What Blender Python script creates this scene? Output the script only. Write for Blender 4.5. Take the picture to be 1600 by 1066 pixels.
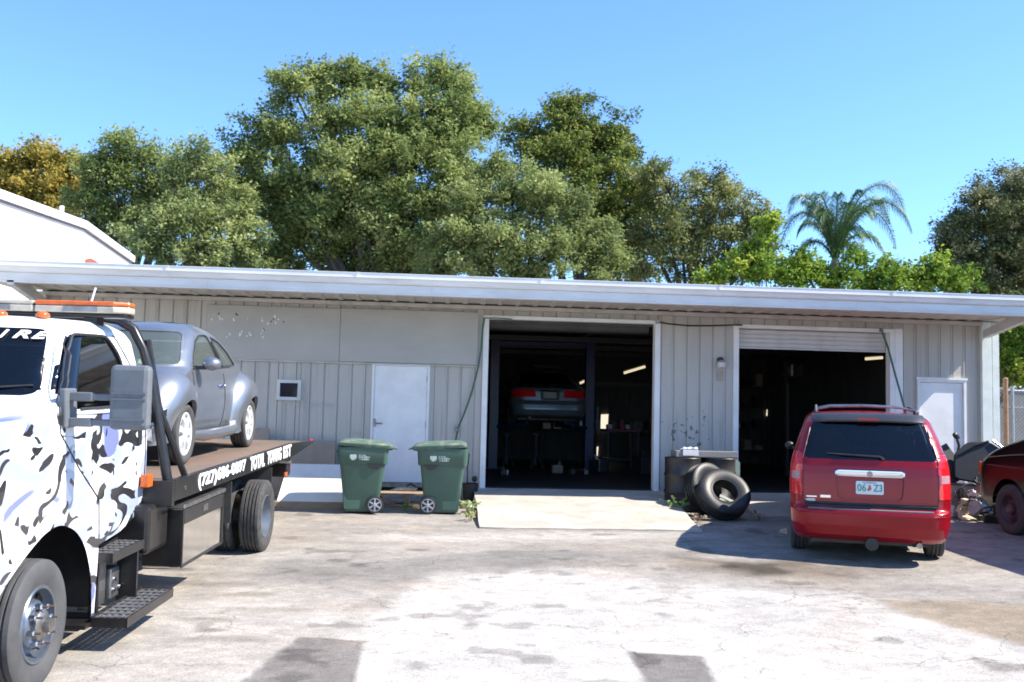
import bpy, bmesh, math, random
import numpy as np
from math import sin, cos, pi, radians, atan2, sqrt
from mathutils import Vector, Matrix

for _o in list(bpy.data.objects):
    bpy.data.objects.remove(_o)
random.seed(7)
rng = np.random.default_rng(11)
SC = bpy.context.scene
COL = SC.collection

# ------------------------------------------------------------------ camera
CAM_POS = np.array([0.0, -17.3145, 1.2625])
YAW, PITCH, ROLL, FPX = -0.0856, 0.0741, 0.0235, 1549.94


def cam_axes():
    f = np.array([-sin(YAW) * cos(PITCH), cos(YAW) * cos(PITCH), sin(PITCH)])
    r = np.array([cos(YAW), sin(YAW), 0.0])
    u = np.cross(r, f)
    return r * cos(ROLL) + u * sin(ROLL), u * cos(ROLL) - r * sin(ROLL), f


CR, CU, CF = cam_axes()
cd = bpy.data.cameras.new('camera')
cam = bpy.data.objects.new('camera', cd)
COL.objects.link(cam)
cd.sensor_width = 36.0
cd.lens = 36.0 * FPX / 1600.0
cd.clip_start, cd.clip_end = 0.1, 2000.0
_m = Matrix.Identity(4)
for _i in range(3):
    _m[_i][0], _m[_i][1], _m[_i][2], _m[_i][3] = CR[_i], CU[_i], -CF[_i], CAM_POS[_i]
cam.matrix_world = _m
SC.camera = cam
cd.dof.use_dof = True
cd.dof.focus_distance = 9.5
cd.dof.aperture_fstop = 3.2

# ------------------------------------------------------------------ light
SUN = Vector((1.0, -0.24, 1.05)).normalized()
SUN_EL = math.asin(SUN.z)
SUN_AZ = atan2(SUN.x, SUN.y)          # clockwise from +Y
w = bpy.data.worlds.new('World')
SC.world = w
w.use_nodes = True
wn = w.node_tree.nodes
wn.clear()
sky = wn.new('ShaderNodeTexSky')
sky.sky_type = 'NISHITA'
sky.sun_disc = False
sky.sun_elevation = SUN_EL
sky.sun_rotation = SUN_AZ
sky.altitude = 0.0
sky.air_density = 1.0
sky.dust_density = 0.0
sky.ozone_density = 10.0
bg = wn.new('ShaderNodeBackground')
bg.inputs['Strength'].default_value = 0.14
wo = wn.new('ShaderNodeOutputWorld')
w.node_tree.links.new(sky.outputs[0], bg.inputs[0])
w.node_tree.links.new(bg.outputs[0], wo.inputs[0])
sl = bpy.data.lights.new('sun', 'SUN')
sl.energy = 4.4
sl.angle = radians(0.53)
sl.color = (1.0, 0.93, 0.82)
so = bpy.data.objects.new('sun', sl)
COL.objects.link(so)
so.rotation_mode = 'QUATERNION'
so.rotation_quaternion = SUN.to_track_quat('Z', 'Y')
so.location = SUN * 60
SC.view_settings.view_transform = 'Standard'
SC.view_settings.look = 'None'
SC.view_settings.gamma = 1.0
SC.view_settings.use_curve_mapping = False
SC.view_settings.exposure = 1.24
SC.render.engine = 'CYCLES'
SC.cycles.max_bounces = 8
SC.cycles.transparent_max_bounces = 24
SC.cycles.filter_width = 1.7


# ------------------------------------------------------------------ helpers
def ray(px, py):
    return CF + (px - 800) / FPX * CR - (py - 533) / FPX * CU


def at(px, py, y):
    """point of the plane y = const that the photograph shows at a pixel"""
    v = ray(px, py)
    return CAM_POS + v * ((y - CAM_POS[1]) / v[1])


SLOPE = 0.035


def gz(y):
    return -0.2 + SLOPE * min(y, 0.0)


def mat(name, c1, c2=None, scale=6.0, rough=0.6, metal=0.0, bump=0.0, bscale=None, spec=0.5, detail=6.0,
        stretch=(1, 1, 1), lo=0.35, hi=0.65, coat=0.0, rvar=0.0):
    m = bpy.data.materials.new(name)
    m.use_nodes = True
    nt = m.node_tree
    b = nt.nodes['Principled BSDF']
    b.inputs['Roughness'].default_value = rough
    b.inputs['Metallic'].default_value = metal
    b.inputs['Specular IOR Level'].default_value = spec
    b.inputs['Coat Weight'].default_value = coat
    b.inputs['Coat Roughness'].default_value = 0.05
    c2 = c2 or tuple(min(1, x * 0.82) for x in c1)
    tc = nt.nodes.new('ShaderNodeTexCoord')
    mp = nt.nodes.new('ShaderNodeMapping')
    mp.inputs['Scale'].default_value = stretch
    nt.links.new(tc.outputs['Object'], mp.inputs[0])
    n = nt.nodes.new('ShaderNodeTexNoise')
    n.inputs['Scale'].default_value = scale
    n.inputs['Detail'].default_value = detail
    n.inputs['Roughness'].default_value = 0.62
    nt.links.new(mp.outputs[0], n.inputs[0])
    r = nt.nodes.new('ShaderNodeValToRGB')
    r.color_ramp.elements[0].position = lo
    r.color_ramp.elements[0].color = (*c1, 1)
    r.color_ramp.elements[1].position = hi
    r.color_ramp.elements[1].color = (*c2, 1)
    nt.links.new(n.outputs[0], r.inputs[0])
    nt.links.new(r.outputs[0], b.inputs['Base Color'])
    if rvar:
        ma = nt.nodes.new('ShaderNodeMath')
        ma.operation = 'MULTIPLY_ADD'
        ma.inputs[1].default_value = rvar
        ma.inputs[2].default_value = rough - rvar / 2
        nt.links.new(n.outputs[0], ma.inputs[0])
        nt.links.new(ma.outputs[0], b.inputs['Roughness'])
    if bump:
        n2 = nt.nodes.new('ShaderNodeTexNoise')
        n2.inputs['Scale'].default_value = bscale or scale * 6
        n2.inputs['Detail'].default_value = 5
        nt.links.new(mp.outputs[0], n2.inputs[0])
        bp = nt.nodes.new('ShaderNodeBump')
        bp.inputs['Strength'].default_value = bump
        bp.inputs['Distance'].default_value = 0.01
        nt.links.new(n2.outputs[0], bp.inputs['Height'])
        nt.links.new(bp.outputs[0], b.inputs['Normal'])
    return m


def glass(name, tint, clear=0.5, rough=0.02, haze=0.0):
    """a pane: part tinted see-through, part mirror by Fresnel, a little painted pale haze"""
    m = bpy.data.materials.new(name)
    m.use_nodes = True
    nt = m.node_tree
    out = nt.nodes['Material Output']
    b = nt.nodes['Principled BSDF']
    b.inputs['Base Color'].default_value = (0.004, 0.005, 0.007, 1)
    b.inputs['Roughness'].default_value = rough
    b.inputs['IOR'].default_value = 1.5
    n = nt.nodes.new('ShaderNodeTexNoise')
    n.inputs['Scale'].default_value = 3.0
    mm = nt.nodes.new('ShaderNodeMath')
    mm.operation = 'MULTIPLY'
    mm.inputs[1].default_value = rough * 4
    nt.links.new(n.outputs[0], mm.inputs[0])
    nt.links.new(mm.outputs[0], b.inputs['Roughness'])
    t = nt.nodes.new('ShaderNodeBsdfTransparent')
    t.inputs[0].default_value = (*tint, 1)
    mx = nt.nodes.new('ShaderNodeMixShader')
    mx.inputs[0].default_value = clear
    g = nt.nodes.new('ShaderNodeBsdfGlossy')
    g.inputs['Roughness'].default_value = rough
    if haze:  # pale diffuse haze painted in to lighten panes that come out dark
        df = nt.nodes.new('ShaderNodeBsdfDiffuse')
        df.inputs[0].default_value = (.50, .60, .56, 1)
        mx3 = nt.nodes.new('ShaderNodeMixShader')
        mx3.inputs[0].default_value = haze
    fr = nt.nodes.new('ShaderNodeFresnel')
    fr.inputs[0].default_value = 1.5
    mx2 = nt.nodes.new('ShaderNodeMixShader')
    nt.links.new(b.outputs[0], mx.inputs[1])
    nt.links.new(t.outputs[0], mx.inputs[2])
    nt.links.new(fr.outputs[0], mx2.inputs[0])
    if haze:
        nt.links.new(mx.outputs[0], mx3.inputs[1])
        nt.links.new(df.outputs[0], mx3.inputs[2])
        nt.links.new(mx3.outputs[0], mx2.inputs[1])
    else:
        nt.links.new(mx.outputs[0], mx2.inputs[1])
    nt.links.new(g.outputs[0], mx2.inputs[2])
    nt.links.new(mx2.outputs[0], out.inputs[0])
    return m


def emit(name, col, strength):
    m = bpy.data.materials.new(name)
    m.use_nodes = True
    b = m.node_tree.nodes['Principled BSDF']
    b.inputs['Base Color'].default_value = (0.8, 0.8, 0.75, 1)
    b.inputs['Emission Color'].default_value = (*col, 1)
    b.inputs['Emission Strength'].default_value = strength
    return m


class MB:
    """collects simple shapes into one mesh"""

    def __init__(s):
        s.v, s.f, s.mi = [], [], []

    def add(s, vs, fs, m=0, M=None):
        k = len(s.v)
        for p in vs:
            s.v.append(tuple(M @ Vector(p)) if M is not None else tuple(p))
        for q in fs:
            s.f.append(tuple(i + k for i in q))
            s.mi.append(m)
        return s

    def box(s, c, d, m=0, M=None, rz=0, rx=0, ry=0):
        x, y, z = d[0] / 2, d[1] / 2, d[2] / 2
        vs = [(a, b, e) for e in (-z, z) for b in (-y, y) for a in (-x, x)]
        R = Matrix.Translation(c) @ Matrix.Rotation(rz, 4, 'Z') @ Matrix.Rotation(ry, 4, 'Y') @ Matrix.Rotation(rx, 4, 'X')
        if M is not None:
            R = M @ R
        return s.add(vs, [(0, 2, 3, 1), (4, 5, 7, 6), (0, 1, 5, 4), (2, 6, 7, 3), (0, 4, 6, 2), (1, 3, 7, 5)], m, R)

    def b2(s, x0, x1, y0, y1, z0, z1, m=0):
        return s.box(((x0 + x1) / 2, (y0 + y1) / 2, (z0 + z1) / 2), (abs(x1 - x0), abs(y1 - y0), abs(z1 - z0)), m)

    def tube(s, pts, r, n=8, m=0, cap=True):
        P = [Vector(p) for p in pts]
        rs = r if isinstance(r, (list, tuple)) else [r] * len(P)
        vs, fs = [], []
        up = None
        for i, p in enumerate(P):
            a = P[max(i - 1, 0)]
            b = P[min(i + 1, len(P) - 1)]
            d = (b - a)
            d = d.normalized() if d.length > 1e-9 else Vector((0, 0, 1))
            if up is None:
                up = Vector((0, 0, 1)) if abs(d.z) < 0.9 else Vector((1, 0, 0))
            s1 = d.cross(up)
            s1 = s1.normalized() if s1.length > 1e-6 else d.orthogonal().normalized()
            s2 = s1.cross(d).normalized()
            up = s2
            for k in range(n):
                t = 2 * pi * k / n
                vs.append(p + (s1 * cos(t) + s2 * sin(t)) * rs[i])
        for i in range(len(P) - 1):
            for k in range(n):
                fs.append((i * n + k, i * n + (k + 1) % n, (i + 1) * n + (k + 1) % n, (i + 1) * n + k))
        if cap:
            fs.append(tuple(range(n))[::-1])
            fs.append(tuple((len(P) - 1) * n + k for k in range(n)))
        return s.add(vs, fs, m)

    def cyl(s, p0, p1, r, r1=None, n=16, m=0):
        return s.tube([p0, p1], [r, r if r1 is None else r1], n, m)

    def lathe(s, prof, n=32, m=0, M=None, closed=False, a0=0.0, a1=2 * pi):
        """prof: (radius, along) turned about X"""
        full = abs(a1 - a0 - 2 * pi) < 1e-6
        k = n if full else n + 1
        vs = [(h, r * cos(a0 + (a1 - a0) * i / n), r * sin(a0 + (a1 - a0) * i / n)) for i in range(k) for r, h in prof]
        L = len(prof)
        fs = []
        for i in range(n):
            j = (i + 1) % k
            for q in range(L if closed else L - 1):
                q2 = (q + 1) % L
                fs.append((i * L + q, j * L + q, j * L + q2, i * L + q2))
        return s.add(vs, fs, m, M)

    def prism(s, poly, axis, a, b, m=0, M=None):
        """poly of 2d points in the two other axes (in order), pulled along axis from a to b"""
        n = len(poly)

        def P(q, t):
            return {'x': (t, q[0], q[1]), 'y': (q[0], t, q[1]), 'z': (q[0], q[1], t)}[axis]
        vs = [P(q, a) for q in poly] + [P(q, b) for q in poly]
        fs = [tuple(range(n)), tuple(range(2 * n - 1, n - 1, -1))]
        fs += [(i, i + n, (i + 1) % n + n, (i + 1) % n) for i in range(n)]
        return s.add(vs, fs, m, M)

    def ball(s, c, r, m=0, n=12, k=8):
        rx, ry, rz = r if isinstance(r, (tuple, list)) else (r, r, r)
        vs, fs = [], []
        for i in range(k + 1):
            a = pi * i / k
            for j in range(n):
                b = 2 * pi * j / n
                vs.append((c[0] + rx * sin(a) * cos(b), c[1] + ry * sin(a) * sin(b), c[2] + rz * cos(a)))
        for i in range(k):
            for j in range(n):
                fs.append((i * n + j, (i + 1) * n + j, (i + 1) * n + (j + 1) % n, i * n + (j + 1) % n))
        return s.add(vs, fs, m)

    def build(s, name, mats, parent=None, smooth=False, bevel=0.0, fix=True, **props):
        me = bpy.data.meshes.new(name)
        me.from_pydata([tuple(p) for p in s.v], [], s.f)
        mats = mats if isinstance(mats, (list, tuple)) else [mats]
        for q in mats:
            me.materials.append(q)
        if len(mats) > 1:
            me.polygons.foreach_set('material_index', s.mi)
        if fix:
            bm = bmesh.new()
            bm.from_mesh(me)
            bmesh.ops.recalc_face_normals(bm, faces=bm.faces)
            bm.to_mesh(me)
            bm.free()
        if smooth:
            try:
                me.polygons.foreach_set('use_smooth', [True] * len(me.polygons))
                me.set_sharp_from_angle(angle=radians(38))
            except Exception:
                pass
        return link(name, me, parent, bevel, **props)


def link(name, me, parent=None, bevel=0.0, **props):
    o = bpy.data.objects.new(name, me)
    COL.objects.link(o)
    if parent is not None:
        o.parent = parent
    if bevel:
        b = o.modifiers.new('bevel', 'BEVEL')
        b.width = bevel
        b.segments = 2
        b.limit_method = 'ANGLE'
        b.angle_limit = radians(40)
    for k, v in props.items():
        o[k] = v
    return o


def thing(name, label, cat, loc=(0, 0, 0), rot=(0, 0, 0), group=None, M=None):
    o = bpy.data.objects.new(name, None)
    COL.objects.link(o)
    o.empty_display_size = 0.2
    if M is not None:
        o.matrix_world = M
    else:
        o.location = loc
        o.rotation_euler = rot
    o['label'] = label
    o['category'] = cat
    if group:
        o['group'] = group
    return o


def sub(name, parent, loc=(0, 0, 0), rot=(0, 0, 0)):
    o = bpy.data.objects.new(name, None)
    COL.objects.link(o)
    o.parent = parent
    o.location = loc
    o.rotation_euler = rot
    return o


def dup(o, parent=None, **props):
    c = o.copy()
    COL.objects.link(c)
    if parent is not None:
        c.parent = parent
    for k, v in props.items():
        c[k] = v
    for ch in list(o.children):
        dup(ch, c)
    return c


def tag(o, label, cat, group=None):
    o['label'] = label
    o['category'] = cat
    if group:
        o['group'] = group
    return o


def text(s, name, wdt, hgt, M, m, parent=None, fat=0.02, shear=0.0, depth=0.004):
    cu = bpy.data.curves.new(name, 'FONT')
    cu.body = s
    cu.offset = fat
    cu.shear = shear
    cu.resolution_u = 3
    cu.extrude = 0.01
    t = bpy.data.objects.new(name, cu)
    COL.objects.link(t)
    me = bpy.data.meshes.new_from_object(t)
    bpy.data.objects.remove(t)
    co = np.empty(len(me.vertices) * 3)
    me.vertices.foreach_get('co', co)
    co = co.reshape(-1, 3)
    lo, hi = co.min(0), co.max(0)
    co = (co - lo) / (hi - lo)
    co = co * np.array([wdt, hgt, depth])
    co[:, 0] -= wdt / 2
    A = np.array(M)
    co = co @ A[:3, :3].T + A[:3, 3]
    me.vertices.foreach_set('co', co.ravel())
    me.materials.clear()
    me.materials.append(m)
    return link(name, me, parent)


def basis(o, x, y, z):
    M = Matrix.Identity(4)
    for i in range(3):
        M[i][0], M[i][1], M[i][2], M[i][3] = x[i], y[i], z[i], o[i]
    return M


# signed distance to a polygon, numpy (negative inside)
def psdf(u, v, poly):
    p = np.asarray(poly, float)
    d = np.full(u.shape, 1e9)
    ins = np.zeros(u.shape, bool)
    n = len(p)
    for i in range(n):
        a, b = p[i], p[(i + 1) % n]
        e = b - a
        t = np.clip(((u - a[0]) * e[0] + (v - a[1]) * e[1]) / max(e @ e, 1e-12), 0, 1)
        d = np.minimum(d, np.hypot(u - a[0] - t * e[0], v - a[1] - t * e[1]))
        c = ((a[1] > v) != (b[1] > v)) & (u < (b[0] - a[0]) * (v - a[1]) / (b[1] - a[1] + 1e-12) + a[0])
        ins ^= c
    return np.where(ins, -d, d)


def roundpoly(poly, r=0.05, k=4):
    """rounds the corners of a polygon"""
    out = []
    n = len(poly)
    for i in range(n):
        a, b, c = (Vector(poly[(i - 1) % n]), Vector(poly[i]), Vector(poly[(i + 1) % n]))
        da, dc = (a - b), (c - b)
        q = min(r, da.length * 0.45, dc.length * 0.45)
        p0, p1 = b + da.normalized() * q, b + dc.normalized() * q
        for j in range(k + 1):
            t = j / k
            out.append(tuple(p0 * (1 - t) ** 2 + b * 2 * t * (1 - t) + p1 * t * t))
    return out


def zbody(tab, nz=70, ns=110, nr=18, nc=9, crown=0.03, smooth=3, bow=(0.06, 0.04), cap=8, xmod=None):
    """a vehicle shell as a stack of rounded plan outlines; tab rows: z, y_front, y_rear, half_width, r_front, r_rear"""
    T = np.array(tab, float)
    zz = np.linspace(T[0, 0], T[-1, 0], nz)
    cols = [np.interp(zz, T[:, 0], T[:, i]) for i in range(1, 6)]
    if smooth:
        k = np.hanning(2 * smooth + 3)[1:-1]
        k /= k.sum()
        q = len(k) // 2
        cols = [np.convolve(np.concatenate([2 * c[0] - c[q:0:-1], c, 2 * c[-1] - c[-2:-q - 2:-1]]), k, 'valid') for c in cols]
    rings = []

    def ring(z, yf, yr, hw, rf, rr, dz=0.0):
        rf, rr = min(rf, hw * 0.95), min(rr, hw * 0.95)
        half = []
        for i in range(nr):
            x = (hw - rr) * i / nr
            half.append((x, yr))
        for i in range(nc):
            a = pi / 2 * i / nc
            half.append((hw - rr + rr * sin(a), yr - rr + rr * cos(a)))
        for i in range(ns):
            t = i / ns
            half.append((hw, yr - rr + (yf + rf - yr + rr) * t))
        for i in range(nc):
            a = pi / 2 * i / nc
            half.append((hw - rf + rf * cos(a), yf + rf - rf * sin(a)))
        for i in range(nr + 1):
            half.append(((hw - rf) * (1 - i / nr), yf))
        half = np.array(half)
        full = np.concatenate([half, (half * np.array([-1, 1]))[-2:0:-1]])
        x, y = full[:, 0], full[:, 1]
        mid = (yf + yr) / 2
        L = max((yr - yf) / 2, 1e-6)
        s = (y - mid) / L
        q = 1 - (x / max(hw, 1e-6)) ** 2
        y = y + np.where(s > 0, bow[1], -bow[0]) * q * np.clip((np.abs(s) - 0.5) * 2, 0, 1) ** 2
        P = np.stack([x, y, np.full_like(x, z + dz)], 1)
        return P
    for i in range(nz):
        rings.append(ring(zz[i], *[c[i] for c in cols]))
    yf, yr, hw, rf, rr = [c[-1] for c in cols]
    for j in range(1, cap + 1):
        s = j / cap
        s2 = s * 0.985
        my = (yf + yr) / 2
        L = (yr - yf) / 2
        kk = 1 - s2
        e = min(hw * s2, L * 0.96)
        rings.append(ring(zz[-1], yf + e, yr - e, hw - hw * s2, rf * kk, rr * kk, crown * (1 - (1 - s) ** 2)))
    P = np.array(rings)
    if xmod:
        P = xmod(P)
    return P


def shell(P, parts, parent, base, base_mat, snap=0.03, thick=0.0):
    """P: rings x ring points x 3.  parts: (name, sdf(P) -> array, material or None, offset, snap) in order; a later one wins.
    Cells inside an sdf become that part (None = a hole); vertices close to its edge are pulled onto it."""
    nz, n, _ = P.shape
    P = P.copy()
    for name, f, m, off, *sn in parts:
        h = sn[0] if sn else snap
        v = f(P)
        near = np.abs(v) < h
        if near.any():
            e = 1e-4
            g = np.stack([(f(P + np.eye(3)[k] * e) - v) / e for k in range(3)], -1)
            gg = (g ** 2).sum(-1)
            gg = np.where(gg < 0.05, np.inf, gg)
            stp = -(v / gg)[..., None] * g
            P = np.where(near[..., None], P + stp, P)
    # normals of the whole grid
    idx = np.arange(nz * n).reshape(nz, n)
    a, b = idx[:-1], np.roll(idx, -1, 1)[:-1]
    d, c = idx[1:], np.roll(idx, -1, 1)[1:]
    quads = np.stack([a, b, c, d], -1).reshape(-1, 4)
    V = P.reshape(-1, 3)
    fn = np.cross(V[quads[:, 2]] - V[quads[:, 0]], V[quads[:, 3]] - V[quads[:, 1]])
    vn = np.zeros_like(V)
    for k in range(4):
        np.add.at(vn, quads[:, k], fn)
    vn /= np.maximum(np.linalg.norm(vn, axis=1, keepdims=True), 1e-12)
    cen = V.mean(0)
    if ((V - cen) * vn).sum() < 0:
        vn = -vn
        quads = quads[:, ::-1]
    lab = np.full(len(quads), -1)
    for i, (name, f, m, off, *sn) in enumerate(parts):
        v = f(P).reshape(-1)
        # decided at the cell centre so slivers do not flip
        cc = V[quads].mean(1)[None]
        inside = f(cc)[0] < 0
        lab[inside] = i
    made = {}

    def emit_part(name, sel, m, off):
        q = quads[sel]
        if not len(q):
            return None
        u, inv = np.unique(q, return_inverse=True)
        inv = inv.reshape(q.shape)
        co = V[u] + vn[u] * off
        me = bpy.data.meshes.new(name)
        me.from_pydata(co.tolist(), [], inv.tolist())
        me.materials.append(m)
        me.polygons.foreach_set('use_smooth', [True] * len(me.polygons))
        me.normals_split_custom_set_from_vertices(vn[u].tolist())
        o = link(name, me, parent)
        made.setdefault(name, []).append(o)
        return o
    emit_part(base, lab == -1, base_mat, 0.0)
    for i, (name, f, m, off, *sn) in enumerate(parts):
        if m is None:
            continue
        emit_part(name, lab == i, m, off)
    return made


def inside_all(*fs):
    return lambda P: np.maximum.reduce([f(P) for f in fs])


def yz(poly, side=0):
    """region of the side view; side +1 / -1 keeps one flank"""
    def f(P):
        d = psdf(P[..., 1], P[..., 2], poly)
        if side:
            d = np.where(P[..., 0] * side > 0.05, d, 9.0)
        return d
    return f


def xz(poly, ymin=None, ymax=None):
    def f(P):
        d = psdf(P[..., 0], P[..., 2], poly)
        if ymin is not None:
            d = np.where(P[..., 1] > ymin, d, 9.0)
        if ymax is not None:
            d = np.where(P[..., 1] < ymax, d, 9.0)
        return d
    return f


def outline(f, wd):
    return lambda P: np.abs(f(P)) - wd


def circle(cy, cz, r, side=0):
    def f(P):
        d = np.hypot(P[..., 1] - cy, P[..., 2] - cz) - r
        if side:
            d = np.where(P[..., 0] * side > 0.05, d, 9.0)
        return d
    return f


# ------------------------------------------------------------------ numpy noise
def vnoise(x, y, seed=0):
    xi, yi = np.floor(x).astype(np.int64), np.floor(y).astype(np.int64)
    fx, fy = x - xi, y - yi
    fx, fy = fx * fx * (3 - 2 * fx), fy * fy * (3 - 2 * fy)

    def h(a, b):
        n = (a * 374761393 + b * 668265263 + seed * 974634777) & 0x7fffffff
        n = ((n ^ (n >> 13)) * 1274126177) & 0x7fffffff
        return ((n ^ (n >> 16)) & 0xffff) / 65535.0
    return (h(xi, yi) * (1 - fx) + h(xi + 1, yi) * fx) * (1 - fy) + (h(xi, yi + 1) * (1 - fx) + h(xi + 1, yi + 1) * fx) * fy


def fbm(x, y, seed=0, o=4):
    t, a, s = 0, 0.5, 0
    for i in range(o):
        t = t + a * vnoise(x * 2 ** i, y * 2 ** i, seed + i)
        s += a
        a *= 0.55
    return t / s


def sstep(e0, e1, x):
    t = np.clip((x - e0) / (e1 - e0), 0, 1)
    return t * t * (3 - 2 * t)


# ------------------------------------------------------------------ pavement
def pavement():
    xs = np.concatenate([[-400, -150, -60, -30, -16, -11], np.arange(-8, 12.01, 0.042), [13, 15, 20, 40, 90, 200, 400]])
    ys = np.concatenate([[-400, -150, -60, -32, -22], np.arange(-17, -11.3, 0.12), np.arange(-11.3, -7.0, 0.026), np.arange(-7.0, 0.4, 0.05), [1, 3, 6, 9, 12, 16, 22, 40, 90, 200, 400]])
    X, Y = np.meshgrid(xs, ys)
    Z = -0.2 + SLOPE * np.clip(Y, -30, 0)
    near = (X > -8) & (X < 12) & (Y > -13) & (Y < 0)
    Z = Z + np.where(near, (fbm(X * 0.7, Y * 0.7, 3) - 0.5) * 0.05 * sstep(0, 1.2, -Y), 0)
    wob = (fbm(X * 1.6, Y * 1.6, 5) - 0.5) * 0.55 + (fbm(X * 7, Y * 7, 9) - 0.5) * 0.16

    def blob(poly, soft=0.12, k=1.0):
        d = psdf(X, Y, poly) + wob * k
        return sstep(soft, -soft, d)

    def mixin(c, m, col):
        return c * (1 - m[..., None]) + np.array(col) * m[..., None]
    big = fbm(X * 0.45, Y * 0.9, 21)
    streak = fbm(X * 0.6, Y * 3.2, 25)
    fine = fbm(X * 3.0, Y * 4.0, 31)
    base = np.zeros(X.shape + (3,)) + np.array([0.31, 0.282, 0.248])
    base = mixin(base, sstep(0.42, 0.66, streak) * 0.55, [0.235, 0.21, 0.183])
    # bleached worn slab that fills the foreground
    m = blob([(0.1, -6.75), (1.0, -6.45), (2.5, -6.3), (3.2, -7.2), (4.4, -7.5), (4.9, -8.5), (5.2, -12), (4, -17), (-1.6, -17), (-1.3, -10.6), (-0.55, -9.0), (-0.2, -7.6)], 0.25, 0.7)
    base = mixin(base, m * 0.9, [0.465, 0.437, 0.40])
    m = blob([(-2.4, -8.2), (-1.0, -7.7), (-0.2, -7.5), (-0.7, -9.0), (-1.6, -10.5), (-2.4, -11)], 0.3, 0.8)
    base = mixin(base, m * 0.75, [0.375, 0.345, 0.31])
    # pale cement band below the ramp
    m = blob([(-0.9, -4.1), (0.8, -3.7), (4.2, -3.4), (4.3, -3.9), (2.0, -4.3), (-0.6, -4.6)], 0.15, 0.35)
    base = mixin(base, m * 0.75, [0.41, 0.385, 0.35])
    # greyer asphalt tongue
    m = blob([(-1.7, -7.1), (0.0, -7.05), (0.15, -6.4), (3.3, -5.9), (3.3, -5.2), (0.8, -5.2), (-0.4, -5.9), (-1.7, -5.9)], 0.12, 0.35)
    base = mixin(base, m * 0.75, [0.205, 0.192, 0.174])
    # two square cuts filled with darker asphalt
    for p in ([(-0.95, -9.2), (-0.42, -9.3), (-0.4, -10.6), (-1.2, -10.6)], [(1.63, -9.6), (2.2, -9.68), (2.05, -10.6), (1.55, -10.6)]):
        m = blob(p, 0.02, 0.10)
        base = mixin(base, m * 0.93, [0.165, 0.148, 0.135])
    # dry sand fan
    m = blob([(4.5, -7.75), (5.4, -7.75), (6.3, -8.1), (6.0, -9.6), (5.0, -9.5), (4.6, -8.9), (4.4, -8.2)], 0.12, 0.45)
    base = mixin(base, m * 0.9, [0.245, 0.195, 0.14])
    # oil
    m = blob([(3.0, -5.6), (4.6, -5.7), (5.4, -6.1), (4.6, -6.9), (3.6, -6.8), (2.9, -6.2)], 0.35, 1.0)
    base = mixin(base, m * 0.75, [0.15, 0.12, 0.09])
    m = blob([(3.45, -5.85), (4.5, -5.9), (4.65, -6.5), (3.7, -6.55)], 0.18, 0.7)
    base = mixin(base, m * 0.85, [0.045, 0.036, 0.025])
    m = blob([(2.3, -6.4), (2.9, -6.3), (3.1, -7.0), (2.5, -7.4)], 0.3, 0.9)
    base = mixin(base, m * 0.55, [0.20, 0.175, 0.15])
    for cx, cy, rx, ry, a in ((-1.6, -7.7, 0.3, 0.12, 0.6), (-1.2, -8.3, 0.45, 0.1, 0.5), (-1.75, -8.7, 0.3, 0.1, 0.55), (-1.4, -9.3, 0.5, 0.12, 0.45), (-0.9, -6.7, 0.4, 0.15, 0.4), (-2.0, -7.2, 0.5, 0.15, 0.4)):
        d = np.hypot((X - cx) / rx, (Y - cy) / ry) + wob * 1.6
        base = mixin(base, sstep(1.3, 0.4, d) * a, [0.16, 0.135, 0.11])
    # tan dust
    d = fbm(X * 0.9 + 4, Y * 1.1, 41)
    base = mixin(base, sstep(0.55, 0.75, d) * 0.35, [0.34, 0.28, 0.22])
    pit = fbm(X * 9, Y * 12, 61, 3)
    base *= (0.80 + 0.40 * fine)[..., None]
    base *= (0.78 + 0.44 * pit)[..., None]
    spots = sstep(.70, .78, fbm(X * 2.3, Y * 2.6, 71, 3))
    base *= (1 - .35 * spots)[..., None]
    base *= (0.87 + 0.26 * big)[..., None]
    ny, nx = X.shape
    idx = np.arange(nx * ny).reshape(ny, nx)
    q = np.stack([idx[:-1, :-1], idx[:-1, 1:], idx[1:, 1:], idx[1:, :-1]], -1).reshape(-1, 4)
    me = bpy.data.meshes.new('pavement')
    me.vertices.add(nx * ny)
    me.vertices.foreach_set('co', np.stack([X, Y, Z], -1).ravel())
    me.loops.add(q.size)
    me.loops.foreach_set('vertex_index', q.ravel())
    me.polygons.add(len(q))
    me.polygons.foreach_set('loop_start', np.arange(0, q.size, 4))
    me.polygons.foreach_set('use_smooth', np.ones(len(q), bool))
    me.update(calc_edges=True)
    at_ = me.color_attributes.new('wear', 'FLOAT_COLOR', 'POINT')
    at_.data.foreach_set('color', np.concatenate([base.reshape(-1, 3), np.ones((nx * ny, 1))], 1).ravel())
    m = bpy.data.materials.new('worn_concrete')
    m.use_nodes = True
    nt = m.node_tree
    b = nt.nodes['Principled BSDF']
    b.inputs['Roughness'].default_value = 0.88
    b.inputs['Specular IOR Level'].default_value = 0.25
    ca = nt.nodes.new('ShaderNodeVertexColor')
    ca.layer_name = 'wear'
    tc = nt.nodes.new('ShaderNodeTexCoord')

    def noise(sc, det=4, rgh=0.6):
        n = nt.nodes.new('ShaderNodeTexNoise')
        n.inputs['Scale'].default_value = sc
        n.inputs['Detail'].default_value = det
        n.inputs['Roughness'].default_value = rgh
        nt.links.new(tc.outputs['Object'], n.inputs[0])
        return n

    def ramp(src, p0, v0, p1, v1):
        r = nt.nodes.new('ShaderNodeMapRange')
        for k, v in zip(('From Min', 'From Max', 'To Min', 'To Max'), (p0, p1, v0, v1)):
            r.inputs[k].default_value = v
        nt.links.new(src, r.inputs[0])
        return r.outputs[0]

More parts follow.
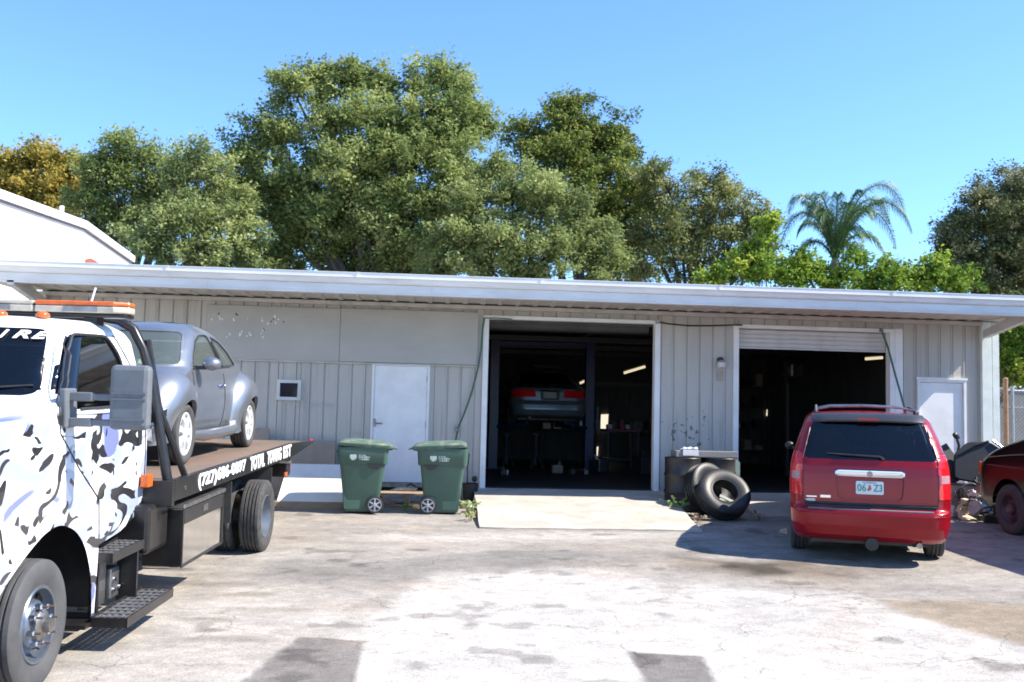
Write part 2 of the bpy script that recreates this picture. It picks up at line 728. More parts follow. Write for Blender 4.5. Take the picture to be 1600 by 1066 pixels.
    def mul(a, bb):
        x = nt.nodes.new('ShaderNodeVectorMath')
        x.operation = 'MULTIPLY'
        nt.links.new(a, x.inputs[0])
        nt.links.new(bb, x.inputs[1])
        return x.outputs[0]
    grit = noise(130, 3, 0.7)
    mott = noise(14, 6, 0.7)
    col = mul(ca.outputs[0], ramp(grit.outputs[0], 0.3, 0.68, 0.7, 1.28))
    col = mul(col, ramp(mott.outputs[0], 0.3, 0.87, 0.7, 1.12))
    peb = noise(48, 2, .5)
    col = mul(col, ramp(peb.outputs[0], 0.36, 0.80, 0.50, 1.04))
    # cracks, warped so that they wander, only in places
    wn_ = noise(1.7, 5)
    mixv = nt.nodes.new('ShaderNodeMixRGB')
    mixv.inputs[0].default_value = 0.35
    nt.links.new(tc.outputs['Object'], mixv.inputs[1])
    nt.links.new(wn_.outputs['Color'], mixv.inputs[2])
    vo = nt.nodes.new('ShaderNodeTexVoronoi')
    vo.feature = 'DISTANCE_TO_EDGE'
    vo.inputs['Scale'].default_value = 1.5
    nt.links.new(mixv.outputs[0], vo.inputs[0])
    cr = ramp(vo.outputs['Distance'], 0.0, 1.0, 0.009, 0.0)
    gate = ramp(noise(0.9, 3).outputs[0], 0.46, 0.0, 0.58, 0.50)
    mm = nt.nodes.new('ShaderNodeMath')
    mm.operation = 'MULTIPLY'
    nt.links.new(cr, mm.inputs[0])
    nt.links.new(gate, mm.inputs[1])
    inv = nt.nodes.new('ShaderNodeMath')
    inv.operation = 'SUBTRACT'
    inv.inputs[0].default_value = 1.0
    nt.links.new(mm.outputs[0], inv.inputs[1])
    col = mul(col, inv.outputs[0])
    nt.links.new(col, b.inputs['Base Color'])
    bp = nt.nodes.new('ShaderNodeBump')
    bp.inputs['Strength'].default_value = 0.5
    bp.inputs['Distance'].default_value = 0.012
    ad = nt.nodes.new('ShaderNodeMath')
    nt.links.new(grit.outputs[0], ad.inputs[0])
    nt.links.new(mott.outputs[0], ad.inputs[1])
    nt.links.new(ad.outputs[0], bp.inputs['Height'])
    nt.links.new(bp.outputs[0], b.inputs['Normal'])
    me.materials.append(m)
    o = link('pavement', me)
    o['kind'] = 'structure'
    o['label'] = 'worn bleached concrete and asphalt yard with oil stains and patches'


pavement()

# ------------------------------------------------------------------ materials shared by the place
M = {}
M['siding'] = mat('painted_siding', (0.50, 0.472, 0.42), (0.425, 0.40, 0.36), 1.3, 0.55, stretch=(1, 1, 0.25), bump=0.08, bscale=30)
_nt = M['siding'].node_tree
_geo = _nt.nodes.new('ShaderNodeNewGeometry')
for _n in _nt.nodes:
    if _n.type == 'MAPPING':
        _nt.links.new(_geo.outputs['Position'], _n.inputs[0])
_b = _nt.nodes['Principled BSDF']
_src = _b.inputs['Base Color'].links[0].from_socket


def _math(op, a, b_=None):
    x = _nt.nodes.new('ShaderNodeMath')
    x.operation = op
    for k, v in enumerate((a, b_)):
        if v is None:
            continue
        if isinstance(v, (int, float)):
            x.inputs[k].default_value = v
        else:
            _nt.links.new(v, x.inputs[k])
    return x.outputs[0]


# rising grime at the foot of the wall and splashes of black above the drums
_sep = _nt.nodes.new('ShaderNodeSeparateXYZ')
_nt.links.new(_geo.outputs['Position'], _sep.inputs[0])
_n1 = _nt.nodes.new('ShaderNodeTexNoise')
_n1.inputs['Scale'].default_value = 9.0
_n1.inputs['Detail'].default_value = 6
_nt.links.new(_geo.outputs['Position'], _n1.inputs[0])
_dx = _math('MULTIPLY', _math('SUBTRACT', _sep.outputs[0], 4.6), 1.6)
_dz = _math('MULTIPLY', _math('SUBTRACT', _sep.outputs[2], 1.0), 2.6)
_d = _math('SQRT', _math('ADD', _math('MULTIPLY', _dx, _dx), _math('MULTIPLY', _dz, _dz)))
_spl = _math('GREATER_THAN', _math('SUBTRACT', _n1.outputs[0], _math('MULTIPLY', _d, .13)), .53)
_low = _math('MULTIPLY', _math('MAXIMUM', _math('SUBTRACT', .9, _sep.outputs[2]), 0.0), .30)
_low = _math('MULTIPLY', _low, _n1.outputs[0])
_mp2 = _nt.nodes.new('ShaderNodeMapping')
_mp2.inputs['Scale'].default_value = (11, 11, .55)
_nt.links.new(_geo.outputs['Position'], _mp2.inputs[0])
_n2 = _nt.nodes.new('ShaderNodeTexNoise')
_n2.inputs['Scale'].default_value = 1.0
_n2.inputs['Detail'].default_value = 5
_nt.links.new(_mp2.outputs[0], _n2.inputs[0])
_str = _math('MULTIPLY', _math('MAXIMUM', _math('SUBTRACT', _n2.outputs[0], .56), 0.0), 1.5)
_fac = _math('MINIMUM', _math('ADD', _math('ADD', _math('MULTIPLY', _spl, .7), _low), _str), .85)
_mx = _nt.nodes.new('ShaderNodeMixRGB')
_mx.inputs[2].default_value = (.06, .052, .045, 1)
_nt.links.new(_fac, _mx.inputs[0])
_nt.links.new(_src, _mx.inputs[1])
_nt.links.new(_mx.outputs[0], _b.inputs['Base Color'])
M['trim'] = mat('trim_paint', (0.60, 0.60, 0.59), (0.50, 0.50, 0.48), 5, 0.5)
M['white'] = mat('white_paint', (0.80, 0.80, 0.79), (0.68, 0.675, 0.655), 2.2, 0.5, detail=9, lo=.42, hi=.72)
M['gutter'] = mat('gutter_paint', (0.82, 0.815, 0.80), (0.64, 0.63, 0.60), 2.0, 0.35, stretch=(0.6, 1, 3), lo=0.4, hi=0.75)
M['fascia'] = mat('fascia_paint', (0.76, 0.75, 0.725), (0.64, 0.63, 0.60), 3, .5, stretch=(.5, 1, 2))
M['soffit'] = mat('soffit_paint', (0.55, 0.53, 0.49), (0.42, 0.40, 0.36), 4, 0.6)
M['board'] = mat('sign_board_paint', (0.425, 0.41, 0.375), (0.37, 0.36, 0.335), 1.2, 0.6, stretch=(1, 1, 2))
M['dark'] = mat('dark_metal', (0.018, 0.018, 0.02), (0.03, 0.028, 0.026), 10, 0.45)
M['black'] = mat('black_paint', (0.012, 0.012, 0.014), (0.022, 0.02, 0.018), 8, 0.3)
M['plastic'] = mat('black_plastic', (0.02, 0.02, 0.022), (0.03, 0.03, 0.03), 12, 0.5)
M['rubber'] = mat('tyre_rubber', (0.045, 0.045, 0.047), (0.075, 0.072, 0.068), 9, 0.8, bump=0.25, bscale=60)
M['tread'] = mat('dusty_tread_rubber', (0.07, 0.068, 0.065), (0.035, 0.034, 0.033), 16, 0.85, bump=0.5, bscale=70)
M['chrome'] = mat('chrome', (0.85, 0.86, 0.88), (0.7, 0.72, 0.75), 3, 0.08, 1.0)
M['alloy'] = mat('wheel_alloy', (0.74, 0.74, 0.75), (0.60, 0.60, 0.60), 8, 0.3, 0.35)
M['steel'] = mat('dull_steel', (0.38, 0.38, 0.38), (0.22, 0.20, 0.18), 9, 0.4, 0.9)
M['rust'] = mat('rusty_steel', (0.13, 0.075, 0.05), (0.07, 0.045, 0.033), 14, 0.8, bump=0.3)
M['wood'] = mat('weathered_wood', (0.42, 0.30, 0.19), (0.28, 0.19, 0.12), 5, 0.8, stretch=(1, 1, 8), bump=0.2)
M['cardboard'] = mat('tan_board', (0.33, 0.27, 0.21), (0.26, 0.21, 0.17), 3, 0.85)
M['concrete'] = mat('ramp_concrete', (0.50, 0.45, 0.39), (0.38, 0.33, 0.28), 2.2, 0.9, bump=0.4, bscale=60, detail=9, stretch=(1, 1, 1))
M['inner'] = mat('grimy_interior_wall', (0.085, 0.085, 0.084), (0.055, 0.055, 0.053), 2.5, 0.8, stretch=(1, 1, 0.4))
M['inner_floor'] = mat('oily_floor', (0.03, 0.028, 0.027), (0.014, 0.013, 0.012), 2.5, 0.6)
M['amber'] = mat('amber_lens', (0.62, 0.13, 0.022), (0.50, 0.10, 0.018), 20, 0.2)
M['red_lens'] = mat('red_lens', (0.70, 0.014, 0.022), (0.50, 0.008, 0.014), 30, 0.12, coat=0.5)
M['clear_lens'] = mat('clear_lens', (0.65, 0.62, 0.62), (0.5, 0.46, 0.46), 40, 0.15)
M['hose'] = mat('green_hose', (0.05, 0.14, 0.10), (0.035, 0.10, 0.07), 20, 0.5)
M['cable'] = mat('black_cable', (0.02, 0.022, 0.022), None, 20, 0.6)
M['glass_clear'] = glass('pane_clear', (0.74, 0.90, 0.84), 0.90, haze=.14)
M['glass_tint'] = glass('pane_tinted', (0.22, 0.25, 0.27), 0.55)
M['glass_dark'] = glass('pane_dark', (0.06, 0.07, 0.08), 0.3)

# ------------------------------------------------------------------ garage building
EAVE_Y = -1.5
WALL_L, WALL_R = -6.45, 10.08
D1, D2 = (1.008, 4.094, 2.97), (5.4885, 8.42, 2.95)
MDOOR = (-0.928, 0.067, 2.1)
SDOOR = (8.875, 9.80, 2.075)
WIN = (-2.52, -2.15, 1.44, 1.75)
G = thing('garage_building', 'long grey metal-sided garage with two open roll-up bays and a white gutter', 'building')


def siding():
    cache = {}
    step = 0.2355
    edges = set(round(WALL_L + i * step, 4) for i in range(int((WALL_R - WALL_L) / step) + 1)) | {WALL_R}
    holes = [(D1[0], D1[1], -0.1, D1[2]), (D2[0], D2[1], -0.1, D2[2]), (MDOOR[0], MDOOR[1], -0.1, MDOOR[2]),
             (SDOOR[0], SDOOR[1], -0.3, SDOOR[2]), (WIN[0], WIN[1], WIN[2], WIN[3])]
    for h in holes:
        edges |= {h[0], h[1]}
    ed = sorted(edges)
    for a, b in zip(ed[:-1], ed[1:]):
        wd = b - a
        if wd < 0.012:
            continue
        mid = (a + b) / 2
        cuts = sorted((h[2], h[3]) for h in holes if h[0] < mid < h[1])
        z = -0.22
        spans = []
        for c0, c1 in cuts:
            if c0 > z + 0.03:
                spans.append((z, c0))
            z = max(z, c1)
        spans.append((z, 3.30))
        for z0, z1 in spans:
            key = (round(wd, 3), round(z1 - z0, 3))
            if key not in cache:
                if wd > 0.12:
                    pr = [(0, .05), (0, .013), (.007, .013), (.012, 0), (wd * .45, -0.001), (wd - .040, 0), (wd - .034, -.012), (wd - .016, -.012), (wd - .010, 0), (wd - .004, .013), (wd, .013), (wd, .05)]
                else:
                    pr = [(0, .05), (0, 0), (wd, 0), (wd, .05)]
                mb = MB().prism(pr, 'z', 0, z1 - z0)
                o = mb.build('siding_panel', M['siding'], G)
                cache[key] = o.data
            else:
                o = link('siding_panel', cache[key], G)
            o.location = (a, 0, z0)


siding()


def bx(name, m, x0, x1, y0, y1, z0, z1, parent=None, bevel=0.0, **k):
    return MB().b2(x0, x1, y0, y1, z0, z1).build(name, m, parent or G, bevel=bevel, **k)


# the rest of the shell
BACK = 11.2
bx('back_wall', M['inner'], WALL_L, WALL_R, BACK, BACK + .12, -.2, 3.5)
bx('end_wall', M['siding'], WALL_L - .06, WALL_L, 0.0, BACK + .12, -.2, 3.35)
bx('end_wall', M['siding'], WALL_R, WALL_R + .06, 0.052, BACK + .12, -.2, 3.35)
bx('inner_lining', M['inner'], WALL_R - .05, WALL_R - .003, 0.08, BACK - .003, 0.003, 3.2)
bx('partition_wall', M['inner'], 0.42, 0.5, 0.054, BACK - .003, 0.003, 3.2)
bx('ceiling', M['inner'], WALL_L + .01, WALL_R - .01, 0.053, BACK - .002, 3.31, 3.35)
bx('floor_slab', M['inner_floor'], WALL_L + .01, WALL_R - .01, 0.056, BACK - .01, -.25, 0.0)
MB().b2(WALL_L, MDOOR[0], -.03, -.002, -.3, -.13).b2(MDOOR[1], D1[0], -.03, -.002, -.3, -.13).b2(D1[1], D2[0], -.03, -.002, -.3, -.13).build('base_curb', M['concrete'], G)
for x in (0.52, 3.4, 6.6, 9.6):
    MB().b2(x, x + .16, 0.4, BACK - .01, 3.02, 3.2).build('roof_beam', M['dark'], G)
for y in (2.0, 4.4, 6.8, 9.2):
    bx('roof_purlin', M['dark'], 0.52, WALL_R - .06, y, y + .07, 2.9, 3.01)
for x in np.arange(1.1, 10.0, 0.6):
    bx('wall_rib', M['inner'], x, x + .05, BACK - .05, BACK - .004, 0.01, 3.1)
bx('back_girt', M['dark'], 0.52, WALL_R - .06, BACK - .16, BACK - .052, 2.15, 2.27)

# roof: corrugated deck seen edge on, soffit sheets, gutter, fascia
RL, RR = -6.95, 10.56
MB().prism([(EAVE_Y + .02, 3.425), (BACK + .6, 3.86), (BACK + .6, 3.80), (EAVE_Y + .02, 3.36)], 'x', RL, RR).build('roof', mat('roof_metal', (0.45, 0.40, 0.34), (0.30, 0.25, 0.2), 4, .6), G)
gp = [(0, .0), (-.055, .0), (-.075, .018), (-.085, .055), (-.10, .078), (-.125, .092), (-.125, .158), (-.132, .162), (-.132, .172), (-.118, .172), (-.112, .16), (0, .16)]
joints = np.linspace(RL - .03, RR + .03, 7)
for a, b in zip(joints[:-1], joints[1:]):
    MB().prism([(EAVE_Y + .0 + p[0], 3.275 + p[1]) for p in gp], 'x', a + .0015, b - .0015).build('gutter_section', M['gutter'], G)
for j in joints[1:-1]:
    MB().prism([(EAVE_Y + p[0] * 1.035 - .002, 3.270 + p[1] * 1.045) for p in gp], 'x', j - .025, j + .025).build('gutter_joint', M['gutter'], G)
fb = np.linspace(RL, RR, 6)
for a, b in zip(fb[:-1], fb[1:]):
    bx('fascia_board', M['fascia'], a + .001, b - .001, EAVE_Y - .035, EAVE_Y + .045, 3.150, 3.272)
    bx('fascia_lip', M['fascia'], a + .001, b - .001, EAVE_Y - .03, EAVE_Y + .10, 3.12, 3.148)
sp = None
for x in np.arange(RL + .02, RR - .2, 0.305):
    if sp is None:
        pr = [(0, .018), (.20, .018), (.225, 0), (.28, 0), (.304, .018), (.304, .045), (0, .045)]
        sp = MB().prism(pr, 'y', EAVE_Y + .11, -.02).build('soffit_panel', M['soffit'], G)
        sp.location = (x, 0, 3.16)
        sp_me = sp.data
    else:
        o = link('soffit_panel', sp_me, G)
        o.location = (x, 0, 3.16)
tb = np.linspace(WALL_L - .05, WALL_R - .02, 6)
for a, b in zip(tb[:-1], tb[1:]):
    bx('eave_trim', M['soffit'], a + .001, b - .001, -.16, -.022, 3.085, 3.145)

# sign boards on the wall
bx('sign_board', M['board'], -3.76, -1.503, -.045, -.018, 2.10, 3.02, bevel=.003)
bx('sign_board', M['board'], -1.497, 0.885, -.048, -.018, 2.11, 3.03, bevel=.003)
bx('board_ledge', M['soffit'], -3.76, 0.885, -.055, -.0185, 2.075, 2.097)
fl = MB()
for cx, cy, s_, dark in ((150, 135, 9, 1), (155, 185, 13, 0), (190, 190, 8, 0), (300, 195, 11, 0), (330, 142, 12, 1), (350, 152, 8, 1), (600, 190, 11, 0), (655, 235, 12, 0), (690, 215, 8, 1), (725, 155, 12, 0), (715, 187, 9, 1), (740, 228, 11, 0), (765, 195, 8, 0), (820, 218, 9, 1), (70, 200, 8, 0),
                         (225, 378, 9, 0), (262, 355, 9, 0), (370, 345, 13, 0), (385, 320, 9, 0), (437, 362, 11, 0), (460, 335, 9, 0), (470, 365, 10, 0), (600, 310, 10, 0), (590, 340, 8, 0), (615, 298, 7, 1), (603, 382, 9, 0), (445, 185, 6, 0)):
    p = at(320 + cx / 6.667, 470 + cy / 6.667, -.046)
    for q in range(3):
        ox, oz = random.gauss(0, s_ * .0007), random.gauss(0, s_ * .0014)
        r = s_ * random.uniform(.0006, .0014)
        k = random.randint(5, 7)
        pl = [(p[0] + ox + r * random.uniform(.5, 1.2) * cos(2 * pi * i / k), p[2] + oz + r * random.uniform(.8, 2.0) * sin(2 * pi * i / k)) for i in range(k)]
        fl.prism(pl, 'y', -.0475 - .0004 * q, -.044, dark)
fl.build('peeled_letter_remains', [M['white'], M['dark']], G, kind='stuff')

# man door
d = MB().b2(MDOOR[0] + .045, MDOOR[1] - .045, -.02, .025, .06, MDOOR[2] - .045).build('entry_door', M['white'], G, bevel=.004)
MB().b2(MDOOR[0], MDOOR[0] + .042, -.035, .04, 0, MDOOR[2]).b2(MDOOR[1] - .042, MDOOR[1], -.035, .04, 0, MDOOR[2]).b2(MDOOR[0] + .043, MDOOR[1] - .043, -.035, .04, MDOOR[2] - .042, MDOOR[2]).build('door_frame', M['white'], G)
MB().b2(MDOOR[0], MDOOR[1], -.09, .05, -.02, .055).build('door_sill', M['steel'], G)
MB().cyl((-.86, -.022, 1.06), (-.86, -.06, 1.06), .028).tube([(-.86, -.058, 1.06), (-.80, -.068, 1.062), (-.72, -.066, 1.058)], .011).b2(-.885, -.835, -.026, -.0205, 1.0, 1.14).build('handle', M['steel'], d, smooth=True)
for z in (.3, 1.05, 1.85):
    MB().cyl((MDOOR[1] - .045, -.028, z - .05), (MDOOR[1] - .045, -.028, z + .05), .009, n=8).build('hinge', M['steel'], d)

# side door at the right
d = MB().b2(SDOOR[0] + .05, SDOOR[1] - .05, .004, .035, -.15, SDOOR[2] - .05).build('side_door', M['white'], G, bevel=.004)
MB().b2(SDOOR[0], SDOOR[0] + .045, -.04, .03, -.2, SDOOR[2]).b2(SDOOR[1] - .045, SDOOR[1], -.04, .03, -.2, SDOOR[2]).b2(SDOOR[0] - .02, SDOOR[1] + .02, -.05, .03, SDOOR[2] + .001, SDOOR[2] + .04).b2(SDOOR[0] + .046, SDOOR[1] - .046, -.035, .03, SDOOR[2] - .045, SDOOR[2] - .001).build('door_frame', M['white'], G)

# roll-up doors and their trims
for (x0, x1, zt), down in ((D1, -.03), (D2, .27)):
    t = .065
    bx('bay_trim', M['white'], x0 - .03, x0 + t, -.05, .12, -.05, zt + .02)
    bx('bay_trim', M['white'], x1 - t, x1 + .03, -.05, .12, -.05, zt + .02)
    bx('bay_header', M['white'], x0 + t + .001, x1 - t - .001, -.05, .12, zt - .04, zt + .02)
    rd = MB().cyl((x0 + .1, .42, zt - .02), (x1 - .1, .42, zt - .02), .16, n=24).build('roll_up_door', M['inner' if down < 0 else 'trim'], G, smooth=True)
    k = 0
    z = zt - .05
    while z > zt - .05 - down:
        MB().prism([(.135, 0), (.125, -.02), (.125, -.06), (.135, -.076), (.15, -.076), (.15, 0)], 'x', x0 + .07, x1 - .07).build('slat', M['trim'], rd).location = (0, 0, z)
        z -= .079
    MB().b2(x0 + .07, x1 - .07, .12, .16, z - .03, z - .002).build('bottom_bar', M['inner' if down < 0 else 'trim'], rd)
bx('bay_post', M['white'], D2[1] + .031, D2[1] + .17, -.06, .05, -.1, 2.98)

# the small window
x0, x1, z0, z1 = WIN
f = MB().b2(x0 - .02, x0 + .035, -.05, .03, z0 - .02, z1 + .02).b2(x1 - .035, x1 + .02, -.05, .03, z0 - .02, z1 + .02).b2(x0 + .036, x1 - .036, -.05, .03, z1 - .035, z1 + .02).b2(x0 + .036, x1 - .036, -.05, .03, z0 - .02, z0 + .035).build('window_frame', M['trim'], G)
MB().b2(x0 + .03, x1 - .03, -.012, -.006, z0 + .03, z1 - .03).build('pane', M['glass_dark'], f)
MB().b2(x0 + .034, x1 - .034, .02, .04, z0 + .034, z1 - .034).build('backing', M['inner'], f)
# patched strips of siding below it
bx('seam_strip', M['siding'], -2.30, -1.50, -.021, -.0135, 1.345, 1.365)
bx('seam_strip', M['siding'], -2.40, -2.385, -.021, -.0135, 0.2, 1.37)
bx('seam_strip', M['siding'], -1.30, -.94, -.021, -.0135, .885, .905)

# corner posts and knee braces
mp_ = mat('post_paint', (0.76, 0.79, 0.74), (0.64, 0.68, 0.62), 4, .5)
bx('corner_post', mp_, 10.085, 10.27, -.075, .05, -.2, 3.15, bevel=.006)
bx('corner_post', mp_, 10.295, 10.42, -.06, .05, -.2, 3.15, bevel=.006)
bx('corner_post', M['trim'], WALL_L - .12, WALL_L + .03, -.08, .05, -.2, 3.15)
for x in (10.15, -6.42):
    MB().prism([(-.10, 2.86), (-.10, 3.0), (EAVE_Y + .1, 3.27), (EAVE_Y - .03, 3.27), (EAVE_Y - .03, 3.08)], 'x', x - .05, x + .05).build('knee_brace', M['trim'], G)

# ramps
def ramp(name, x0, x1, xa, xb, yb, label):
    n, k = 14, 10
    mb = MB()
    vs, fs = [], []
    for j in range(k + 1):
        t = j / k
        y = -.035 + (yb + .035) * t
        a, b = x0 + (xa - x0) * t, x1 + (xb - x1) * t
        z = -.012 + (gz(yb) + .018 + .012) * t + .02 * sin(t * 3.14)
        for i in range(n + 1):
            vs.append((a + (b - a) * i / n + random.uniform(-.012, .012) * (i in (0, n)), y + (random.uniform(-.03, .03) if j == k else 0), z + random.uniform(-.003, .003)))
    for j in range(k):
        for i in range(n):
            fs.append((j * (n + 1) + i, (j + 1) * (n + 1) + i, (j + 1) * (n + 1) + i + 1, j * (n + 1) + i + 1))
    N = len(vs)
    ringi = [j * (n + 1) for j in range(k + 1)] + [k * (n + 1) + i for i in range(1, n + 1)] + [j * (n + 1) + n for j in range(k - 1, -1, -1)]
    for q in ringi:
        vs.append((vs[q][0], vs[q][1], vs[q][2] - .22))
    for q in range(len(ringi) - 1):
        fs.append((ringi[q], ringi[q + 1], N + q + 1, N + q))
    mb.add(vs, fs)
    o = mb.build(name, M['concrete'], smooth=True)
    o['kind'] = 'structure'
    o['label'] = label


ramp('concrete_ramp', .88, 4.2, .80, 3.95, -3.42, 'pale sloping concrete ramp at the wide left bay')
ramp('concrete_ramp', 5.35, 8.5, 5.3, 8.4, -1.7, 'short concrete ramp at the right bay behind the red minivan')

# white neighbour building
NB = thing('white_building', 'bright white building with a thick roof edge behind the left end of the garage', 'building')
nx = -8.0
wl = mat('white_wall', (0.80, 0.80, 0.80), (0.74, 0.74, 0.73), 2, .6)
MB().prism([(-6, -.2), (-6, 4.51), (6.15, 5.31), (9.95, 5.11), (9.95, -.2)], 'x', nx - 7, nx).build('wall', wl, NB)
MB().prism([(-6.1, 4.52), (6.15, 5.325), (10.0, 5.12), (10.0, 5.285), (6.15, 5.50), (-6.1, 4.68)], 'x', nx - 7.1, nx + .09).build('roof_edge', wl, NB)
MB().prism([(-6.1, 4.48), (6.15, 5.283), (9.97, 5.08), (9.97, 5.117), (6.15, 5.323), (-6.1, 4.518)], 'x', nx - .002, nx + .03).build('edge_shadow_strip', mat('painted_shadow_grey', (.22, .2, .24), None, 5, .7), NB)  # dark strip painting the shadow line below the roof edge
MB().cyl((nx - .3, 5.6, 5.35), (nx - .3, 5.6, 5.72), .05).build('vent_pipe', M['white'], NB)
p = at(143, 408, -0.4)
MB().prism([(p[0] - .10, 3.50), (p[0] - .07, p[2] + .01), (p[0] + .02, p[2] + .035), (p[0] + .12, p[2] - .03), (p[0] + .12, 3.50)], 'y', -.5, -.25).build('roof_cap', mat('faded_red_cap', (.65, .20, .13), None, 8, .6), G, label='faded red cap standing on the roof edge')


# ------------------------------------------------------------------ wheels
def tyre_prof(R, rim, wd, grooves=0, sq=0.25):
    """closed profile (radius, along) across the tyre"""
    h = wd / 2
    sh = (R - rim)
    out = [(rim, -h * .78), (rim + sh * .12, -h * .86), (rim + sh * .45, -h), (rim + sh * .75, -h * .98), (rim + sh * .93, -h * .86)]
    tw = h * .80
    if grooves:
        gw = .010
        xs = np.linspace(-tw, tw, grooves + 2)
        out.append((R - .004, -tw))
        for g in xs[1:-1]:
            out += [(R, g - gw), (R - .016, g - gw * .6), (R - .016, g + gw * .6), (R, g + gw)]
        out.append((R - .004, tw))
    else:
        out += [(R - .006, -tw), (R, -tw * .5), (R, tw * .5), (R - .006, tw)]
    out += [(rim + sh * .93, h * .86), (rim + sh * .75, h * .98), (rim + sh * .45, h), (rim + sh * .12, h * .86), (rim, h * .78)]
    return out


def tyre(name, R, rim, wd, parent, grooves=0, m=None, n=48, lugs=0, M_=None):
    mb = MB()
    mb.lathe(tyre_prof(R, rim, wd, grooves), n, 0, M_)
    mb.lathe([(rim, wd * .39), (rim - .015, 0), (rim, -wd * .39)], n, 0, M_)
    if lugs:
        for i in range(lugs):
            a = 2 * pi * i / lugs
            for s in (-1, 1):
                Q = Matrix.Rotation(a + s * .02, 4, 'X') @ Matrix.Translation((s * wd * .36, 0, R - .012))
                if M_ is not None:
                    Q = M_ @ Q
                mb.box((0, 0, 0), (wd * .2, 2 * pi * R / lugs * .5, .03), 0, Q)
    return mb.build(name, m or M['rubber'], parent, smooth=True)


def car_wheel(parent, loc, R, rim, wd, side, spokes=5, m=None, dark=False, holes=False):
    """wheel Empty > tyre, rim, hub_cap; outer face towards side (+1/-1 on X)"""
    wl = sub('wheel', parent, loc)
    tyre('tyre', R, rim, wd, wl, 3)
    m = m or M['alloy']
    mb = MB()
    s = side
    mb.lathe([(rim + .004, s * wd * .40), (rim - .01, s * wd * .43), (rim - .03, s * wd * .38), (rim - .04, s * wd * .1), (rim - .04, -s * wd * .3)], 40)
    mb.lathe([(rim - .05, -s * wd * .02), (.0, -s * wd * .02)], 24, 1)
    for i in range(spokes):
        a = 2 * pi * i / spokes + .3
        Q = Matrix.Rotation(a, 4, 'X')
        w0, w1 = rim * .30, rim * .24
        f = s * wd * .40
        vs = []
        for z, ww, dx in ((rim * .12, w0 * .5, .0), (rim * .55, w1 * .42, .008), (rim - .03, w1 * .75, -.004)):
            vs += [(f + s * dx, -ww, z), (f + s * dx, ww, z), (f + s * dx - s * .035, ww * 1.1, z), (f + s * dx - s * .035, -ww * 1.1, z)]
        fs = []
        for k in (0, 4):
            fs += [(k, k + 1, k + 5, k + 4), (k + 1, k + 2, k + 6, k + 5), (k + 2, k + 3, k + 7, k + 6), (k + 3, k, k + 4, k + 7)]
        mb.add(vs, fs, 0, Q)
    mb.build('rim', [m, M['dark']], wl, smooth=True)
    hb = MB().lathe([(0, s * wd * .44), (rim * .15, s * wd * .435), (rim * .24, s * wd * .39), (rim * .25, s * wd * .3)], 20)
    hb.build('hub_cap', m, wl, smooth=True)
    return wl


# ------------------------------------------------------------------ tow truck
def frame_matrix(org, yaw, slope):
    Y = Vector((sin(yaw), cos(yaw), slope * cos(yaw))).normalized()
    X = Vector((cos(yaw), -sin(yaw), -slope * sin(yaw))).normalized()
    Z = X.cross(Y)
    return basis(org, X, Y, Z)


def camo():
    m = bpy.data.materials.new('arctic_camouflage_wrap')
    m.use_nodes = True
    nt = m.node_tree
    b = nt.nodes['Principled BSDF']
    b.inputs['Roughness'].default_value = 0.35
    b.inputs['Coat Weight'].default_value = 0.4
    tc = nt.nodes.new('ShaderNodeTexCoord')

    def layer(scale, seed, stretch, dist=1.6):
        mp = nt.nodes.new('ShaderNodeMapping')
        mp.inputs['Location'].default_value = (seed, seed * .7, seed * 1.3)
        mp.inputs['Rotation'].default_value = (0.12, 0, 0)
        mp.inputs['Scale'].default_value = stretch
        nt.links.new(tc.outputs['Object'], mp.inputs[0])
        n = nt.nodes.new('ShaderNodeTexNoise')
        n.inputs['Scale'].default_value = scale
        n.inputs['Detail'].default_value = 0.6
        n.inputs['Distortion'].default_value = dist
        nt.links.new(mp.outputs[0], n.inputs[0])
        return n.outputs[0]

    def band(src, lo, hi):
        r = nt.nodes.new('ShaderNodeValToRGB')
        e = r.color_ramp
        e.elements[0].position, e.elements[0].color = lo - .006, (0, 0, 0, 1)
        e.elements[1].position, e.elements[1].color = lo + .006, (1, 1, 1, 1)
        a = e.elements.new(hi - .006)
        a.color = (1, 1, 1, 1)
        c = e.elements.new(hi + .006)
        c.color = (0, 0, 0, 1)
        nt.links.new(src, r.inputs[0])
        return r.outputs[0]
    prev = None

    def over(col, fac):
        nonlocal prev
        x = nt.nodes.new('ShaderNodeMixRGB')
        nt.links.new(fac, x.inputs[0])
        if prev is None:
            x.inputs[1].default_value = (0.80, 0.80, 0.81, 1)
        else:
            nt.links.new(prev, x.inputs[1])
        x.inputs[2].default_value = (*col, 1)
        prev = x.outputs[0]
    st = (1.0, .50, .95)
    over((.56, .60, .70), band(layer(4.0, 9.7, st, 1.0), .52, 1.2))
    over((.36, .41, .55), band(layer(4.2, 3.1, st, 1.1), .56, 1.2))
    over((.17, .20, .42), band(layer(2.2, 31.0, st, .8), .73, 1.2))
    over((.022, .022, .025), band(layer(4.4, 15.2, st, 1.8), .615, 1.2))
    over((.035, .035, .038), band(layer(5.4, 22.4, st, 1.8), .635, 1.2))
    over((.80, .80, .81), band(layer(3.3, 27.4, st, 1.2), .60, 1.2))
    sp = nt.nodes.new('ShaderNodeSeparateXYZ')
    nt.links.new(tc.outputs['Object'], sp.inputs[0])
    mr = nt.nodes.new('ShaderNodeMapRange')
    for k, v in zip(('From Min', 'From Max', 'To Min', 'To Max'), (1.74, 1.80, 0.0, 1.0)):
        mr.inputs[k].default_value = v
    nt.links.new(sp.outputs[2], mr.inputs[0])
    over((.80, .80, .81), mr.outputs[0])     # the wrap stops at the belt line; roof and pillars are plain white
    nt.links.new(prev, b.inputs['Base Color'])
    return m


